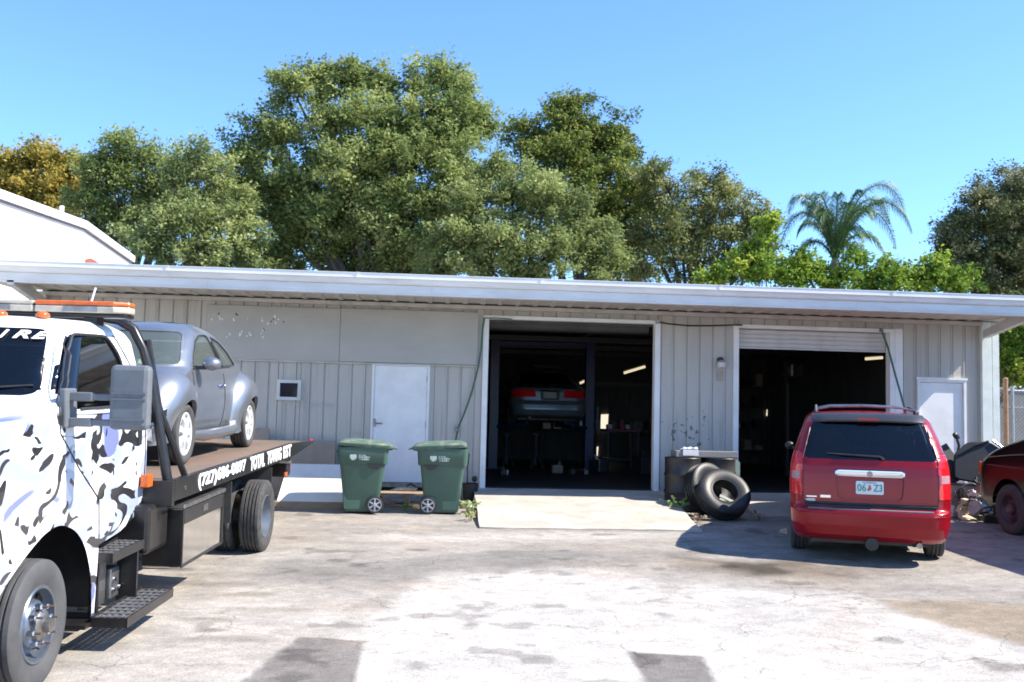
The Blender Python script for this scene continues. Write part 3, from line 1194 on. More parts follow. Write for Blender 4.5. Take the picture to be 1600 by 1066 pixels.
TM = frame_matrix((-3.44, -10.5, gz(-10.5)), .065, SLOPE)
TR = thing('tow_truck', 'flatbed tow truck in white and grey camouflage with a small car on its bed', 'truck', M=TM)
M['camo'] = camo()


def truck():
    tab = [  # z, yf, yr, hw, rf, rr
        (.24, -1.20, 2.0, .955, .12, .06), (.80, -1.28, 2.02, .97, .16, .08), (1.30, -1.28, 2.03, .985, .2, .08), (1.52, -1.20, 2.03, .98, .25, .08), (1.63, -1.0, 2.02, .975, .28, .08),
        (1.72, -.55, 2.01, .97, .30, .08), (1.80, .0, 2.0, .965, .30, .08), (1.855, .26, 1.98, .955, .28, .08), (1.90, .36, 1.97, .945, .25, .08), (2.30, .62, 1.90, .865, .22, .10), (2.38, .72, 1.86, .82, .25, .14), (2.43, .88, 1.76, .74, .3, .2)]
    P = zbody(tab, nz=150, ns=170, nr=26, nc=10, crown=.035, smooth=2, bow=(.16, .02), cap=8)
    arch = roundpoly([(-.85, .0), (-.78, .42), (-.45, .70), (-.18, .86), (.1, .98), (.33, 1.01), (.6, .93), (.8, .78), (.94, .54), (1.0, .24), (1.0, 0)], .12)
    under = [(1.045, .0), (1.045, .75), (1.45, .785), (1.72, .85), (1.90, .95), (2.0, 1.06), (2.3, 1.25), (2.3, 0)]
    win = roundpoly([(.40, 1.78), (.40, 1.93), (.70, 2.315), (1.30, 2.325), (1.50, 2.18), (1.66, 1.78)], .07)
    ws = roundpoly([(-.80, 1.875), (-.715, 2.345), (.715, 2.345), (.80, 1.875)], .08)
    rearw = roundpoly([(-.6, 1.85), (-.55, 2.25), (.55, 2.25), (.6, 1.85)], .08)
    grille = roundpoly([(-.5, .95), (-.55, 1.45), (.55, 1.45), (.5, .95)], .06)

    def wsd(P_):
        d = psdf(P_[..., 0], P_[..., 2], ws)
        return np.where(P_[..., 1] < .80, d, 9.0)
    parts = [
        ('wheel_opening', yz(arch), None, 0, .02),
        ('underside', yz(under), None, 0, .02),
        ('side_window', yz(win, 1), M['glass_dark'], -.010, .018), ('side_window', yz(win, -1), M['glass_dark'], -.010, .018),
        ('windshield', wsd, M['glass_tint'], -.012, .018),
        ('rear_window', xz(rearw, ymin=1.7), M['glass_dark'], -.01, .018),
        ('grille', xz(grille, ymax=-1.0), M['dark'], -.01, .018)]
    made = shell(P, parts, TR, 'cab', M['camo'])
    # seams of the door
    flank = P[P[..., 0] > .972 * P[..., 0].max(1, keepdims=True)]

    def seam(pts, name='door_gap', r=.006, m=None):
        out = []
        for i in range(len(pts) - 1):
            for k in range(8):
                t = k / 8
                y, z = pts[i][0] * (1 - t) + pts[i + 1][0] * t, pts[i][1] * (1 - t) + pts[i + 1][1] * t
                q = flank[np.argmin((flank[:, 1] - y) ** 2 + (flank[:, 2] - z) ** 2)]
                out.append((q[0] + .001, y, z))
        MB().tube(out, r, 6).build(name, m or M['dark'], TR)
    seam([(1.035, .8), (.98, 1.1), (.60, 1.35), (.28, 1.62), (.26, 1.86), (.62, 2.36)])
    seam([(1.93, .98), (1.92, 1.7), (1.72, 2.1), (1.42, 2.37)])
    # window rubber
    seam(win + win[:1], 'window_seal', .012, M['plastic'])
    # door handle
    MB().box((.985, 1.78, 1.55), (.02, .07, .20)).build('door_handle', M['plastic'], TR, bevel=.006)
    MB().tube([(.966, .36, 1.755), (.975, .9, 1.75), (.97, 1.70, 1.745)], .012, 6).build('belt_moulding', M['white'], TR)
    # inner arch, floor and firewall in black
    MB().b2(-.8, .55, -1.1, 1.9, .75, 1.0).b2(-.93, .93, .99, 1.03, .3, 1.4).b2(.5, .56, -.8, 1.0, .4, 1.25).b2(-.93, .93, 1.05, 1.95, 1.05, 1.12).build('inner_arch', M['black'], TR)
    # seats and wheel in the cab
    for x in (-.42, .42):
        MB().box((x, 1.45, 1.5), (.5, .5, .15)).box((x, 1.68, 1.82), (.5, .16, .6), rx=-.12).box((x, 1.74, 2.14), (.26, .1, .16)).build('seat', M['plastic'], TR, bevel=.03)
    MB().b2(-.86, .86, .35, .75, 1.4, 1.80).build('dashboard', M['plastic'], TR, bevel=.05)
    t = [(.42 + .19 * cos(a), .92 - .06 * sin(a), 1.78 + .18 * sin(a)) for a in np.linspace(0, 2 * pi, 25)]
    MB().tube(t, .015, 6).build('steering_wheel', M['plastic'], TR)
    # lettering on the windshield
    c = P.reshape(-1, 3)
    f = c[(c[:, 1] < .9) & (c[:, 2] > 1.95)]

    def wsp(x, z):
        q = f[np.argmin((f[:, 0] - x) ** 2 + (f[:, 2] - z) ** 2)]
        return q[1]
    for ch, x in (('I', .455), ('R', .57), ('E', .685)):
        z = 2.262
        y0, y1 = wsp(x, z - .03), wsp(x, z + .11)
        up = Vector((0, y1 - y0, .14)).normalized()
        dx = Vector((1, (wsp(x + .09, z) - wsp(x - .09, z)) / .18, 0)).normalized()
        nn = dx.cross(up)
        text(ch, 'windshield_letter', .042 if ch == 'I' else .108, .085, basis(Vector((x, wsp(x, z), z)) + nn * .008, dx, up, nn), M['white'], TR, fat=.03, shear=.25)
    # bonnet number on the arch front
    for k in range(3):
        MB().box((.978, -.62 + .07 * k, 1.02 - .06 * (k % 2)), (.006, .022, .16), rx=.35).build('number_stroke', M['dark'], TR)
    # wipers
    for x in (-.45, .15):
        MB().tube([(x + t, wsp(x + t, z_) - .02, z_) for t, z_ in ((0, 1.885), (.2, 1.91), (.42, 1.93), (.6, 1.945))], .008, 5).build('wiper', M['plastic'], TR)
    # headlights and bumper
    for s in (-1, 1):
        MB().box((s * .74, -1.25, 1.22), (.34, .12, .28)).build('headlight', M['clear_lens'], TR, bevel=.03)
    MB().b2(-1.05, 1.05, -1.52, -1.33, .45, .78).build('front_bumper', M['chrome'], TR, bevel=.03)
    # roof marker lamps
    for x in (-.62, -.25, 0, .25, .56):
        mb = MB().ball((x, .86, 2.452), (.05, .055, .03))
        mb.build('marker_lamp', M['amber'], TR, smooth=True)
    # light bar
    lb = MB().b2(-1.0, 1.0, 1.30, 1.50, 2.47, 2.50).build('light_bar', M['black'], TR, bevel=.008)
    cream = mat('dirty_cream_lens', (.50, .45, .36), (.36, .33, .27), 9, .25)
    for x0, x1, m in ((-1.02, -.32, 'a'), (-.31, .30, 'c'), (.31, 1.02, 'a')):
        taper = .07
        pl = [(x0 + (.03 if x0 < -1 else 0), 1.26), (x1 - (.10 if x1 > 1 else 0), 1.26), (x1, 1.34), (x1, 1.46), (x1 - (.10 if x1 > 1 else 0), 1.54), (x0, 1.54)]
        MB().prism(pl, 'z', 2.502, 2.556).build('lamp_housing', cream, lb, bevel=.012)
        if m == 'a':
            MB().prism(pl, 'z', 2.557, 2.595).build('amber_cover', M['amber'], lb, bevel=.014)
        else:
            MB().prism(pl, 'z', 2.557, 2.59).build('clear_cover', cream, lb, bevel=.014)
        MB().b2((x0 + x1) / 2 - .13, (x0 + x1) / 2 + .13, 1.25, 1.262, 2.51, 2.55).build('reflector', M['steel'], lb)
    for x in (-.72, .72):
        MB().b2(x - .05, x + .05, 1.33, 1.47, 2.40, 2.47).build('mount_foot', M['black'], lb)
    MB().tube([(.58, 1.6, 2.45), (.6, 1.62, 2.6), (.63, 1.63, 2.73)], .009, 6).build('antenna', M['white'], TR)
    # towing mirror
    mg = mat('grey_mirror_plastic', (.135, .15, .165), (.115, .125, .135), 12, .55)
    mr = sub('mirror', TR)
    MB().prism([(.30, 1.66), (.27, 1.93), (.46, 1.93), (.50, 1.66)], 'x', .955, 1.0).build('bracket', mg, mr, bevel=.012)
    for z in (1.70, 1.875):
        MB().box((1.07, .37, z), (.16, .06, .062)).box((1.24, .37, z), (.26, .045, .045)).build('arm', mg, mr, bevel=.008)
    hd = MB().b2(1.265, 1.535, .33, .44, 1.655, 2.10).build('mirror_head', mg, mr, bevel=.035)
    for z in (1.72, 1.86, 1.90):
        MB().b2(1.285, 1.52, .322, .335, z, z + .012).build('rib', mg, hd)
    MB().b2(1.285, 1.515, .441, .446, 1.68, 2.075).build('mirror_glass', M['chrome'], hd)
    # the right-hand mirror of the cab
    MB().b2(-1.535, -1.265, .33, .44, 1.655, 2.10).b2(-1.28, -.96, .35, .39, 1.85, 1.9).build('far_mirror', mg, TR, bevel=.02)
    # front wheels
    fr = mat('worn_tyre_side', (.055, .055, .058), (.08, .08, .08), 5, .75, bump=.15, bscale=70)
    for s in (1, -1):
        wl = sub('wheel', TR, (s * .905, 0.0, .415))
        tyre('tyre', .415, .245, .25, wl, 4, fr, 64)
        mb = MB()
        o = s * .125
        mb.lathe([(.25, o * .80), (.243, o * .88), (.228, o * .84), (.222, o * .45), (.205, o * .22), (.165, o * .30), (.150, o * .62), (.135, o * .74), (.12, o * .78), (0.0, o * .78)], 48)
        mb.build('rim', mat('polished_rim', (.22, .25, .30), (.14, .16, .19), 7, .32, .7), wl, smooth=True)
        for i in range(4):
            a = i * pi / 2 + .75
            Q = Matrix.Translation((0, .186 * cos(a), .186 * sin(a))) @ Matrix.Rotation(a, 4, 'X')
            mb = MB()
            mb.add([(o * .36, .036 * cos(t) * .8, .052 * sin(t)) for t in np.linspace(0, 2 * pi, 17)[:-1]] + [(o * .2, .03 * cos(t) * .8, .044 * sin(t)) for t in np.linspace(0, 2 * pi, 17)[:-1]],
                   [tuple(range(16))] + [(k, (k + 1) % 16, (k + 1) % 16 + 16, k + 16) for k in range(16)], 0, Q)
            mb.build('hand_hole', M['black'], wl)
        MB().lathe([(.10, o * .775), (.098, o * 1.0), (.075, o * 1.16), (.05, o * 1.2), (.045, o * 1.5), (.0, o * 1.54)], 28).build('hub', M['steel'], wl, smooth=True)
        for i in range(8):
            a = 2 * pi * i / 8 + .2
            y, z = .123 * cos(a), .123 * sin(a)
            MB().cyl((o * .77, y, z), (o * 1.02, y, z), .021, .019, n=6).cyl((o * 1.02, y, z), (o * 1.08, y, z), .019, .012, n=8).cyl((o * 1.08, y, z), (o * 1.38, y, z), .008, n=6, m=1).build('lug_nut', [M['chrome'], M['rust']], wl, smooth=True)
    # steps
    grit = mat('step_tread_metal', (.06, .06, .065), (.16, .16, .165), 55, .55, detail=2, lo=.45, hi=.6)
    for (y0, y1, x0, x1, z) in ((1.05, 1.93, .84, 1.075, .675), (.90, 1.96, .98, 1.255, .235)):
        st = MB()
        st.b2(x1 - .012, x1, y0, y1, z - .06, z + .012).b2(x0, x0 + .012, y0, y1, z - .06, z + .02).b2(x0, x1, y0, y0 + .012, z - .06, z + .01).b2(x0, x1, y1 - .012, y1, z - .06, z + .01)
        o = st.build('step', M['black'], TR)
        tr = MB()
        ny, nx_ = int((y1 - y0) / .055), 5
        for i in range(ny + 1):
            y = y0 + .02 + (y1 - y0 - .04) * i / ny
            tr.b2(x0 + .012, x1 - .012, y - .013, y + .013, z - .02, z + (.004 if i % 2 else -.002))
        for j in range(nx_):
            x = x0 + .03 + (x1 - x0 - .06) * j / (nx_ - 1)
            tr.b2(x - .011, x + .011, y0 + .013, y1 - .013, z - .03, z)
        tr.build('tread_grating', grit, o)
    MB().b2(.90, .97, 1.06, 1.085, .14, .63).build('step_bracket', M['black'], TR)
    MB().b2(.90, 1.06, 1.62, 1.65, .20, .63).build('step_bracket', M['black'], TR)
    MB().b2(.78, .93, 1.42, 1.60, .26, .50).b2(.80, .90, 1.1, 1.40, .24, .60).build('step_box', M['steel'], TR, bevel=.01)
    for y, z in ((1.37, .44), (1.48, .36), (1.36, .36)):
        MB().cyl((.93, y + .1, z - .03), (.95, y + .1, z - .03), .016, n=10).build('bolt', M['chrome'], TR)
    MB().b2(.75, .99, 1.0, 1.04, .2, .25).b2(-.3, .99, .8, 1.04, .18, .21).build('arch_strut', M['black'], TR)
    # chassis
    for s in (-1, 1):
        MB().b2(s * .48 - .05, s * .48 + .05, -1.2, 7.4, .72, .96).build('frame_rail', M['black'], TR)
    MB().cyl((-.9, 5.15, .44), (.9, 5.15, .44), .09).ball((0, 5.15, .44), (.22, .24, .22)).build('rear_axle', M['black'], TR, smooth=True)
    MB().cyl((-.85, 0, .42), (.85, 0, .42), .07).build('front_axle', M['black'], TR, smooth=True)
    MB().b2(-.45, .45, -.9, .8, .55, 1.0).build('engine_block', M['black'], TR)
    MB().b2(.5, 1.1, 1.75, 2.25, .55, .95).build('fuel_tank', M['black'], TR, bevel=.04)
    # flat bed
    deckm = mat('worn_steel_deck', (.20, .13, .09), (.13, .105, .085), 2.5, .7, bump=.3, bscale=40, stretch=(1, .5, 1))
    L0, L1 = 2.0, 8.6
    MB().prism([(L0, 1.03), (L0, 1.108), (6.9, 1.108), (L1, 1.06), (L1, 1.035), (6.9, 1.03)], 'x', -1.16, 1.16).build('deck', deckm, TR)
    for s in (1, -1):
        rl = MB().prism([(L0, .965), (L0, 1.145), (6.95, 1.135), (L1, 1.075), (L1, 1.045), (7.15, .955), (6.8, .945)], 'x', s * 1.162, s * 1.222).build('side_rail', M['black'], TR, bevel=.004)
        if s > 0:
            for tx, ya, yb in (('(727)686-0897', 2.66, 4.42), ('TOTAL', 4.62, 5.32), ('TOWING', 5.46, 6.26), ('EST', 6.38, 6.88)):
                text(tx, 'rail_lettering', yb - ya, .160, basis(Vector((1.2235, (ya + yb) / 2, .974)), Vector((0, 1, 0)), Vector((0, -.004, 1)).normalized(), Vector((1, 0, 0))), M['white'], rl, fat=.04, depth=.006)
            MB().cyl((1.222, 2.27, 1.05), (1.232, 2.27, 1.05), .02, n=12).build('rail_bolt', M['steel'], rl)
    for y in np.arange(2.4, 7.4, .62):
        MB().b2(-1.15, 1.15, y, y + .08, .965, 1.028).build('cross_member', M['black'], TR)
    MB().b2(-1.16, 1.222, 1.93, 1.998, .93, 1.14).build('bed_front_beam', M['black'], TR, bevel=.004)
    MB().b2(1.0, 1.06, 1.80, 1.92, 1.10, 1.2).build('clearance_lamp', M['amber'], TR)
    # head-board hoop and struts
    hoop = [(1.14, 2.1, 1.05), (1.06, 2.1, 1.45), (.95, 2.1, 2.0), (.87, 2.1, 2.25), (.78, 2.1, 2.42), (.66, 2.1, 2.49), (.5, 2.1, 2.515), (0, 2.1, 2.53), (-.5, 2.1, 2.515), (-.66, 2.1, 2.49), (-.78, 2.1, 2.42), (-.87, 2.1, 2.25), (-.95, 2.1, 2.0), (-1.06, 2.1, 1.45), (-1.14, 2.1, 1.05)]
    MB().tube(hoop, .042, 10).build('head_rack', M['black'], TR, smooth=True)
    for s in (1, -1):
        MB().tube([(s * .90, 2.12, 2.33), (s * 1.0, 2.18, 1.75), (s * 1.17, 2.45, 1.12)], .03, 8).build('rack_strut', M['black'], TR, smooth=True)
    MB().b2(-1.0, 1.0, 2.08, 2.12, 1.62, 1.70).build('rack_crossbar', M['black'], TR)
    # polished tool box
    px_ = mat('polished_tread_plate', (.86, .83, .77), (.74, .72, .67), 5, .12, 1.0, bump=.03, bscale=8)
    tb_ = MB().b2(.868, 1.20, 2.30, 3.62, .345, .86).build('tool_box', px_, TR, bevel=.004)
    MB().b2(.868, 1.20, 2.293, 2.2985, .36, .85).build('box_end', M['black'], tb_)
    MB().b2(.85, 1.225, 2.28, 3.65, .862, .90).build('box_lid', M['steel'], tb_, bevel=.008)
    MB().b2(1.2005, 1.212, 2.30, 2.325, .345, .86).build('box_edge', M['dark'], tb_)
    MB().b2(1.2005, 1.212, 3.595, 3.62, .345, .86).build('box_edge', M['dark'], tb_)
    MB().b2(1.2005, 1.212, 2.326, 3.594, .345, .362).build('box_edge', M['dark'], tb_)
    MB().b2(1.201, 1.215, 2.9, 3.05, .76, .82).build('latch', M['steel'], tb_)
    MB().b2(1.201, 1.208, 2.35, 3.60, .72, .85).build('box_band', M['dark'], tb_)
    # dual rear wheels
    for s in (1, -1):
        for k, X in enumerate((1.20, .87)):
            wl = sub('wheel', TR, (s * X, 5.15, .415))
            tyre('tyre', .415, .245, .245, wl, 4, M['tread'], 56, lugs=0)
            o = s * .12
            if k == 0:
                MB().lathe([(.247, o * .85), (.235, o * .9), (.225, o * .5), (.20, -o * .6), (.13, -o * .75), (.12, -o * .3), (.0, -o * .25)], 40).build('rim', mat('grey_wheel_paint', (.22, .25, .29), (.16, .18, .20), 6, .35, .5), wl, smooth=True)
                for i in range(8):
                    a = 2 * pi * i / 8
                    MB().cyl((-o * .74, .155 * cos(a), .155 * sin(a)), (-o * .3, .155 * cos(a), .155 * sin(a)), .017, n=6).build('lug_nut', M['chrome'], wl)
            else:
                MB().lathe([(.247, o * .8), (.2, 0), (0, 0)], 32).build('rim', M['steel'], wl)
    fl = mat('mud_flap_rubber', (.035, .035, .035), (.06, .055, .05), 8, .7)
    for s in (1, -1):
        MB().b2(s * .72, s * 1.23, 5.72, 5.735, .18, .92).build('mud_flap', fl, TR)
        MB().b2(s * .75, s * 1.2, 3.95, 3.965, .5, .93).build('mud_flap', fl, TR)
    # tail frame, lamps
    MB().b2(-1.12, 1.12, 7.15, 7.4, .66, .93).build('tail_frame', M['black'], TR, bevel=.01)
    MB().tube([(1.05, 6.9, .9), (1.13, 7.1, .88), (1.13, 7.3, .86)], .03, 8).build('tail_hook', M['steel'], TR)
    MB().box((1.15, 6.95, .72), (.03, .14, .055)).build('side_marker', M['amber'], TR, bevel=.01)
    MB().b2(.75, 1.12, 7.401, 7.42, .7, .84).build('tail_lamp', M['red_lens'], TR)
    MB().b2(-1.12, -.75, 7.401, 7.42, .7, .84).build('tail_lamp', M['red_lens'], TR)
    MB().ball((1.19, 8.52, 1.075), .03).build('corner_reflector', M['red_lens'], TR)
    MB().tube([(.3, 2.5, 1.15), (.5, 3.0, 1.135), (.42, 3.4, 1.13)], .014, 6).build('winch_cable', M['steel'], TR)
    MB().cyl((-.4, 2.3, 1.28), (.4, 2.3, 1.28), .13).b2(-.5, .5, 2.2, 2.42, 1.11, 1.2).build('winch', M['dark'], TR)


truck()


# ------------------------------------------------------------------ small silver car riding on the bed
def beetle():
    VM = TM @ Matrix.Translation((-.11, 3.82 - .80 * 1.055, 1.112)) @ Matrix.Rotation(-.005, 4, 'Z')
    V = thing('compact_car', 'silver round-roofed two-door car with a missing front bumper, riding on the tow truck bed', 'car', M=VM)
    paint = mat('silver_blue_paint', (.285, .30, .325), (.245, .26, .285), 2, .36, .72, coat=.5)
    S = 1.055
    # narrow centre body: rows z, yf, yr, hw, rf, rr
    tab = [(.24, .38, 3.85, .70, .25, .25), (.40, .16, 4.0, .745, .35, .35), (.55, .10, 4.02, .755, .40, .40), (.70, .16, 3.98, .755, .45, .42), (.82, .34, 3.88, .745, .5, .45), (.90, .58, 3.80, .735, .5, .45), (.955, .86, 3.73, .725, .45, .45), (.99, 1.06, 3.66, .715, .35, .45),
           (1.06, 1.16, 3.52, .695, .26, .42), (1.20, 1.32, 3.30, .655, .24, .40), (1.32, 1.47, 3.06, .61, .24, .40), (1.41, 1.61, 2.84, .565, .25, .40), (1.47, 1.76, 2.60, .50, .26, .36), (1.50, 1.9, 2.4, .44, .26, .3)]
    tab = [(a, b * S, c * S, d, e, f) for a, b, c, d, e, f in tab]
    P = zbody(tab, nz=110, ns=110, nr=22, nc=12, crown=.028, smooth=3, bow=(.10, .12), cap=10)
    win = roundpoly([(1.38 * S, .995), (1.50 * S, 1.14), (1.70 * S, 1.29), (1.95 * S, 1.375), (2.22 * S, 1.385), (2.42 * S, 1.02)], .06)
    qwin = roundpoly([(2.52 * S, 1.02), (2.33 * S, 1.375), (2.60 * S, 1.32), (2.85 * S, 1.20), (3.05 * S, 1.05)], .05)
    ws = roundpoly([(-.64, 1.025), (-.50, 1.395), (.50, 1.395), (.64, 1.025)], .07)
    rw = roundpoly([(-.5, 1.06), (-.42, 1.34), (.42, 1.34), (.5, 1.06)], .07)
    a1, a2 = (.80 * S, .31), (3.31 * S, .31)
    parts = [('arch', circle(a1[0], a1[1], .37), None, 0, .018), ('arch', circle(a2[0], a2[1], .36), None, 0, .018),
             ('side_window', yz(win, 1), M['glass_clear'], -.008, .016), ('side_window', yz(win, -1), M['glass_clear'], -.008, .016), ('quarter_window', yz(qwin, 1), M['glass_clear'], -.008, .016), ('quarter_window', yz(qwin, -1), M['glass_clear'], -.008, .016),
             ('windshield', lambda q: np.where(q[..., 1] < 1.9 * S, psdf(q[..., 0], q[..., 2], ws), 9.0), M['glass_clear'], -.008, .016),
             ('rear_window', xz(rw, ymin=2.8 * S), M['glass_clear'], -.008, .016)]
    shell(P, parts, V, 'body', paint)
    flank = P.reshape(-1, 3)
    flank = flank[flank[:, 0] > .3]

    def seam(pts, name, r, m):
        out = []
        for i in range(len(pts) - 1):
            for k in range(6):
                t = k / 6
                y, z = pts[i][0] * (1 - t) + pts[i + 1][0] * t, pts[i][1] * (1 - t) + pts[i + 1][1] * t
                q = flank[np.argmin((flank[:, 1] - y) ** 2 + (flank[:, 2] - z) ** 2)]
                out.append((q[0] + .001, y, z))
        MB().tube(out, r, 6).build(name, m, V)
    seam([(1.33 * S, .95), (1.35 * S, .3), (2.42 * S, .3), (2.50 * S, .62), (2.47 * S, 1.0)], 'door_gap', .006, M['dark'])
    seam([(1.36 * S, .985), (1.9 * S, .99), (3.0 * S, 1.03)], 'belt_moulding', .009, M['plastic'])
    seam(win + win[:1], 'window_seal', .009, M['plastic'])
    seam(qwin + qwin[:1], 'window_seal', .009, M['plastic'])
    seam([(2.47 * S, 1.02), (2.27 * S, 1.37)], 'window_pillar', .02, M['plastic'])
    # bulging fenders
    for ax, az, r0, w0, nm, ang0, ang1 in ((a1[0], .31, .36, .91, 'front_fender', -.05, 1.08), (a2[0], .31, .355, .92, 'rear_fender', -.08, 1.10)):
        for s in (1, -1):
            n, k = 28, 12
            vs, fs = [], []
            for i in range(n + 1):
                t = i / n
                a = pi * (ang0 + (ang1 - ang0) * t)
                for j in range(k + 1):
                    u = j / k
                    rr = r0 + .335 * sin(u * pi / 2) ** 1.0 * (1 - .25 * abs(cos(a)) ** 2)
                    x = w0 - (w0 - .58) * (1 - cos(u * pi / 2)) ** 1.15
                    endf = 1 - .10 * abs(cos(a)) ** 3
                    vs.append((s * x * endf, ax - rr * cos(a) * 1.0, max(az + rr * sin(a) * .985, .2)))
            for i in range(n):
                for j in range(k):
                    q = i * (k + 1) + j
                    fs.append((q, q + 1, q + k + 2, q + k + 1))
            lipn = len(vs)
            for i in range(n + 1):
                x, y, z = vs[i * (k + 1)]
                vs.append((x - s * .05, y, z))
            for i in range(n):
                fs.append((i * (k + 1), (i + 1) * (k + 1), lipn + i + 1, lipn + i))
            MB().add(vs, fs).build(nm, paint, V, smooth=True)
    for s in (1, -1):
        MB().tube([(s * .76, 1.22 * S, .27), (s * .80, 1.6 * S, .25), (s * .80, 2.6 * S, .25), (s * .77, 2.9 * S, .27)], [.05, .065, .065, .05], 12).build('running_board', paint, V, smooth=True)
        MB().lathe([(0, .005), (.10, .0), (.115, -.03), (.115, -.08)], 24, 0, Matrix.Translation((s * .58, .20 * S, .665)) @ Matrix.Rotation(-pi / 2 + s * .35, 4, 'Z')).build('headlight', M['clear_lens'], V, smooth=True)
        for ax in (a1[0], a2[0]):
            car_wheel(V, (s * .765, ax, .31), .312, .222, .20, s, 7)
        MB().cyl((s * .2, a1[0], .31), (s * .66, a1[0], .31), .05).build('axle', M['dark'], V)
        MB().b2(s * .55, s * .585, .5 * S, 1.18 * S, .3, .85).b2(s * .55, s * .585, 2.95 * S, 3.7 * S, .3, .8).build('inner_arch', M['black'], V)
        sd = mat('scuffed_sill', (.55, .55, .54), (.2, .2, .2), 14, .5)
        MB().b2(s * .775, s * .80, 2.62 * S, 2.86 * S, .29, .36).build('sill_scrape', sd, V, bevel=.01)
    # mirror, handle, badge lamp
    mr = MB().ball((.88, 1.50 * S, 1.045), (.105, .10, .075), n=18, k=12).build('mirror_shell', paint, V, smooth=True)
    MB().b2(.70, .82, 1.44 * S, 1.50 * S, .985, 1.02).build('mirror_arm', M['plastic'], mr)
    MB().ball((-.88, 1.50 * S, 1.045), (.105, .10, .075), n=18, k=12).build('mirror_shell', paint, V, smooth=True)
    hd = MB().tube([(.752, 2.22 * S, .80), (.775, 2.26 * S, .805), (.775, 2.38 * S, .805), (.752, 2.42 * S, .80)], .014, 8).build('door_handle', M['chrome'], V, smooth=True)
    MB().ball((.748, 1.22 * S, .82), (.016, .035, .02)).build('side_repeater', M['clear_lens'], V, smooth=True)
    # the torn front: exposed crash bar, liner and bracket
    liner = mat('broken_grey_plastic', (.35, .36, .37), (.12, .12, .13), 11, .6)
    MB().tube([(-.6, .1, .45), (0, .02, .46), (.6, .1, .45)], .05, 8).build('crash_bar', M['steel'], V, smooth=True)
    MB().box((.66, .26, .52), (.22, .14, .07), rz=.4).box((.70, .34, .40), (.2, .22, .06), rz=.2, rx=.2).box((.62, .2, .33), (.18, .2, .12), rx=-.2).build('torn_bracket', liner, V, bevel=.012)
    MB().prism([(.16, .55), (.5, .60), (.52, .56), (.3, .48), (.2, .50)], 'x', .60, .80).build('fender_tear', M['black'], V)
    # cabin
    for x in (-.34, .34):
        MB().box((x, 2.15 * S, .55), (.48, .5, .16)).box((x, 2.42 * S, .88), (.46, .14, .62), rx=-.2).box((x, 2.50 * S, 1.22), (.26, .09, .16)).build('seat', M['plastic'], V, bevel=.04)
    MB().b2(-.60, .60, 1.15 * S, 1.5 * S, .75, .98).build('dashboard', M['plastic'], V, bevel=.05)
    MB().b2(-.62, .62, .5 * S, 3.7 * S, .27, .36).build('floor_pan', M['black'], V)
    t = [(.34 + .17 * cos(a), 1.66 * S - .07 * sin(a), .98 + .16 * sin(a)) for a in np.linspace(0, 2 * pi, 25)]
    MB().tube(t, .014, 6).build('steering_wheel', M['plastic'], V)
    MB().prism([(1.45 * S, 1.0), (1.56 * S, 1.03), (1.52 * S, 1.08)], 'x', -.2, .1).build('paper_note', mat('yellow_paper', (.75, .72, .35), None, 5, .8), V)
    MB().b2(-.45, -.30, 3.95 * S, 3.98 * S, .6, .75).build('tail_lamp', M['red_lens'], V)


beetle()


def hugger(P, sel):
    pts = P.reshape(-1, 3)
    pts = pts[sel(pts)]

    def on_side(poly, name, r, m, parent, k=6):
        out = []
        for i in range(len(poly) - 1):
            for j in range(k):
                t = j / k
                y, z = poly[i][0] * (1 - t) + poly[i + 1][0] * t, poly[i][1] * (1 - t) + poly[i + 1][1] * t
                q = pts[np.argmin((pts[:, 1] - y) ** 2 + (pts[:, 2] - z) ** 2)]
                out.append((q[0] * 1.001, y, z))
        return MB().tube(out, r, 6).build(name, m, parent)

    def on_end(poly, name, r, m, parent, k=6):
        out = []
        for i in range(len(poly) - 1):
            for j in range(k):
                t = j / k
                x, z = poly[i][0] * (1 - t) + poly[i + 1][0] * t, poly[i][1] * (1 - t) + poly[i + 1][1] * t
                q = pts[np.argmin((pts[:, 0] - x) ** 2 + (pts[:, 2] - z) ** 2)]
                out.append((x, q[1], z))
        return MB().tube(out, r, 6).build(name, m, parent)

    def depth(x, z):
        q = pts[np.argmin((pts[:, 0] - x) ** 2 + (pts[:, 2] - z) ** 2)]
        return q[1]
    return on_side, on_end, depth


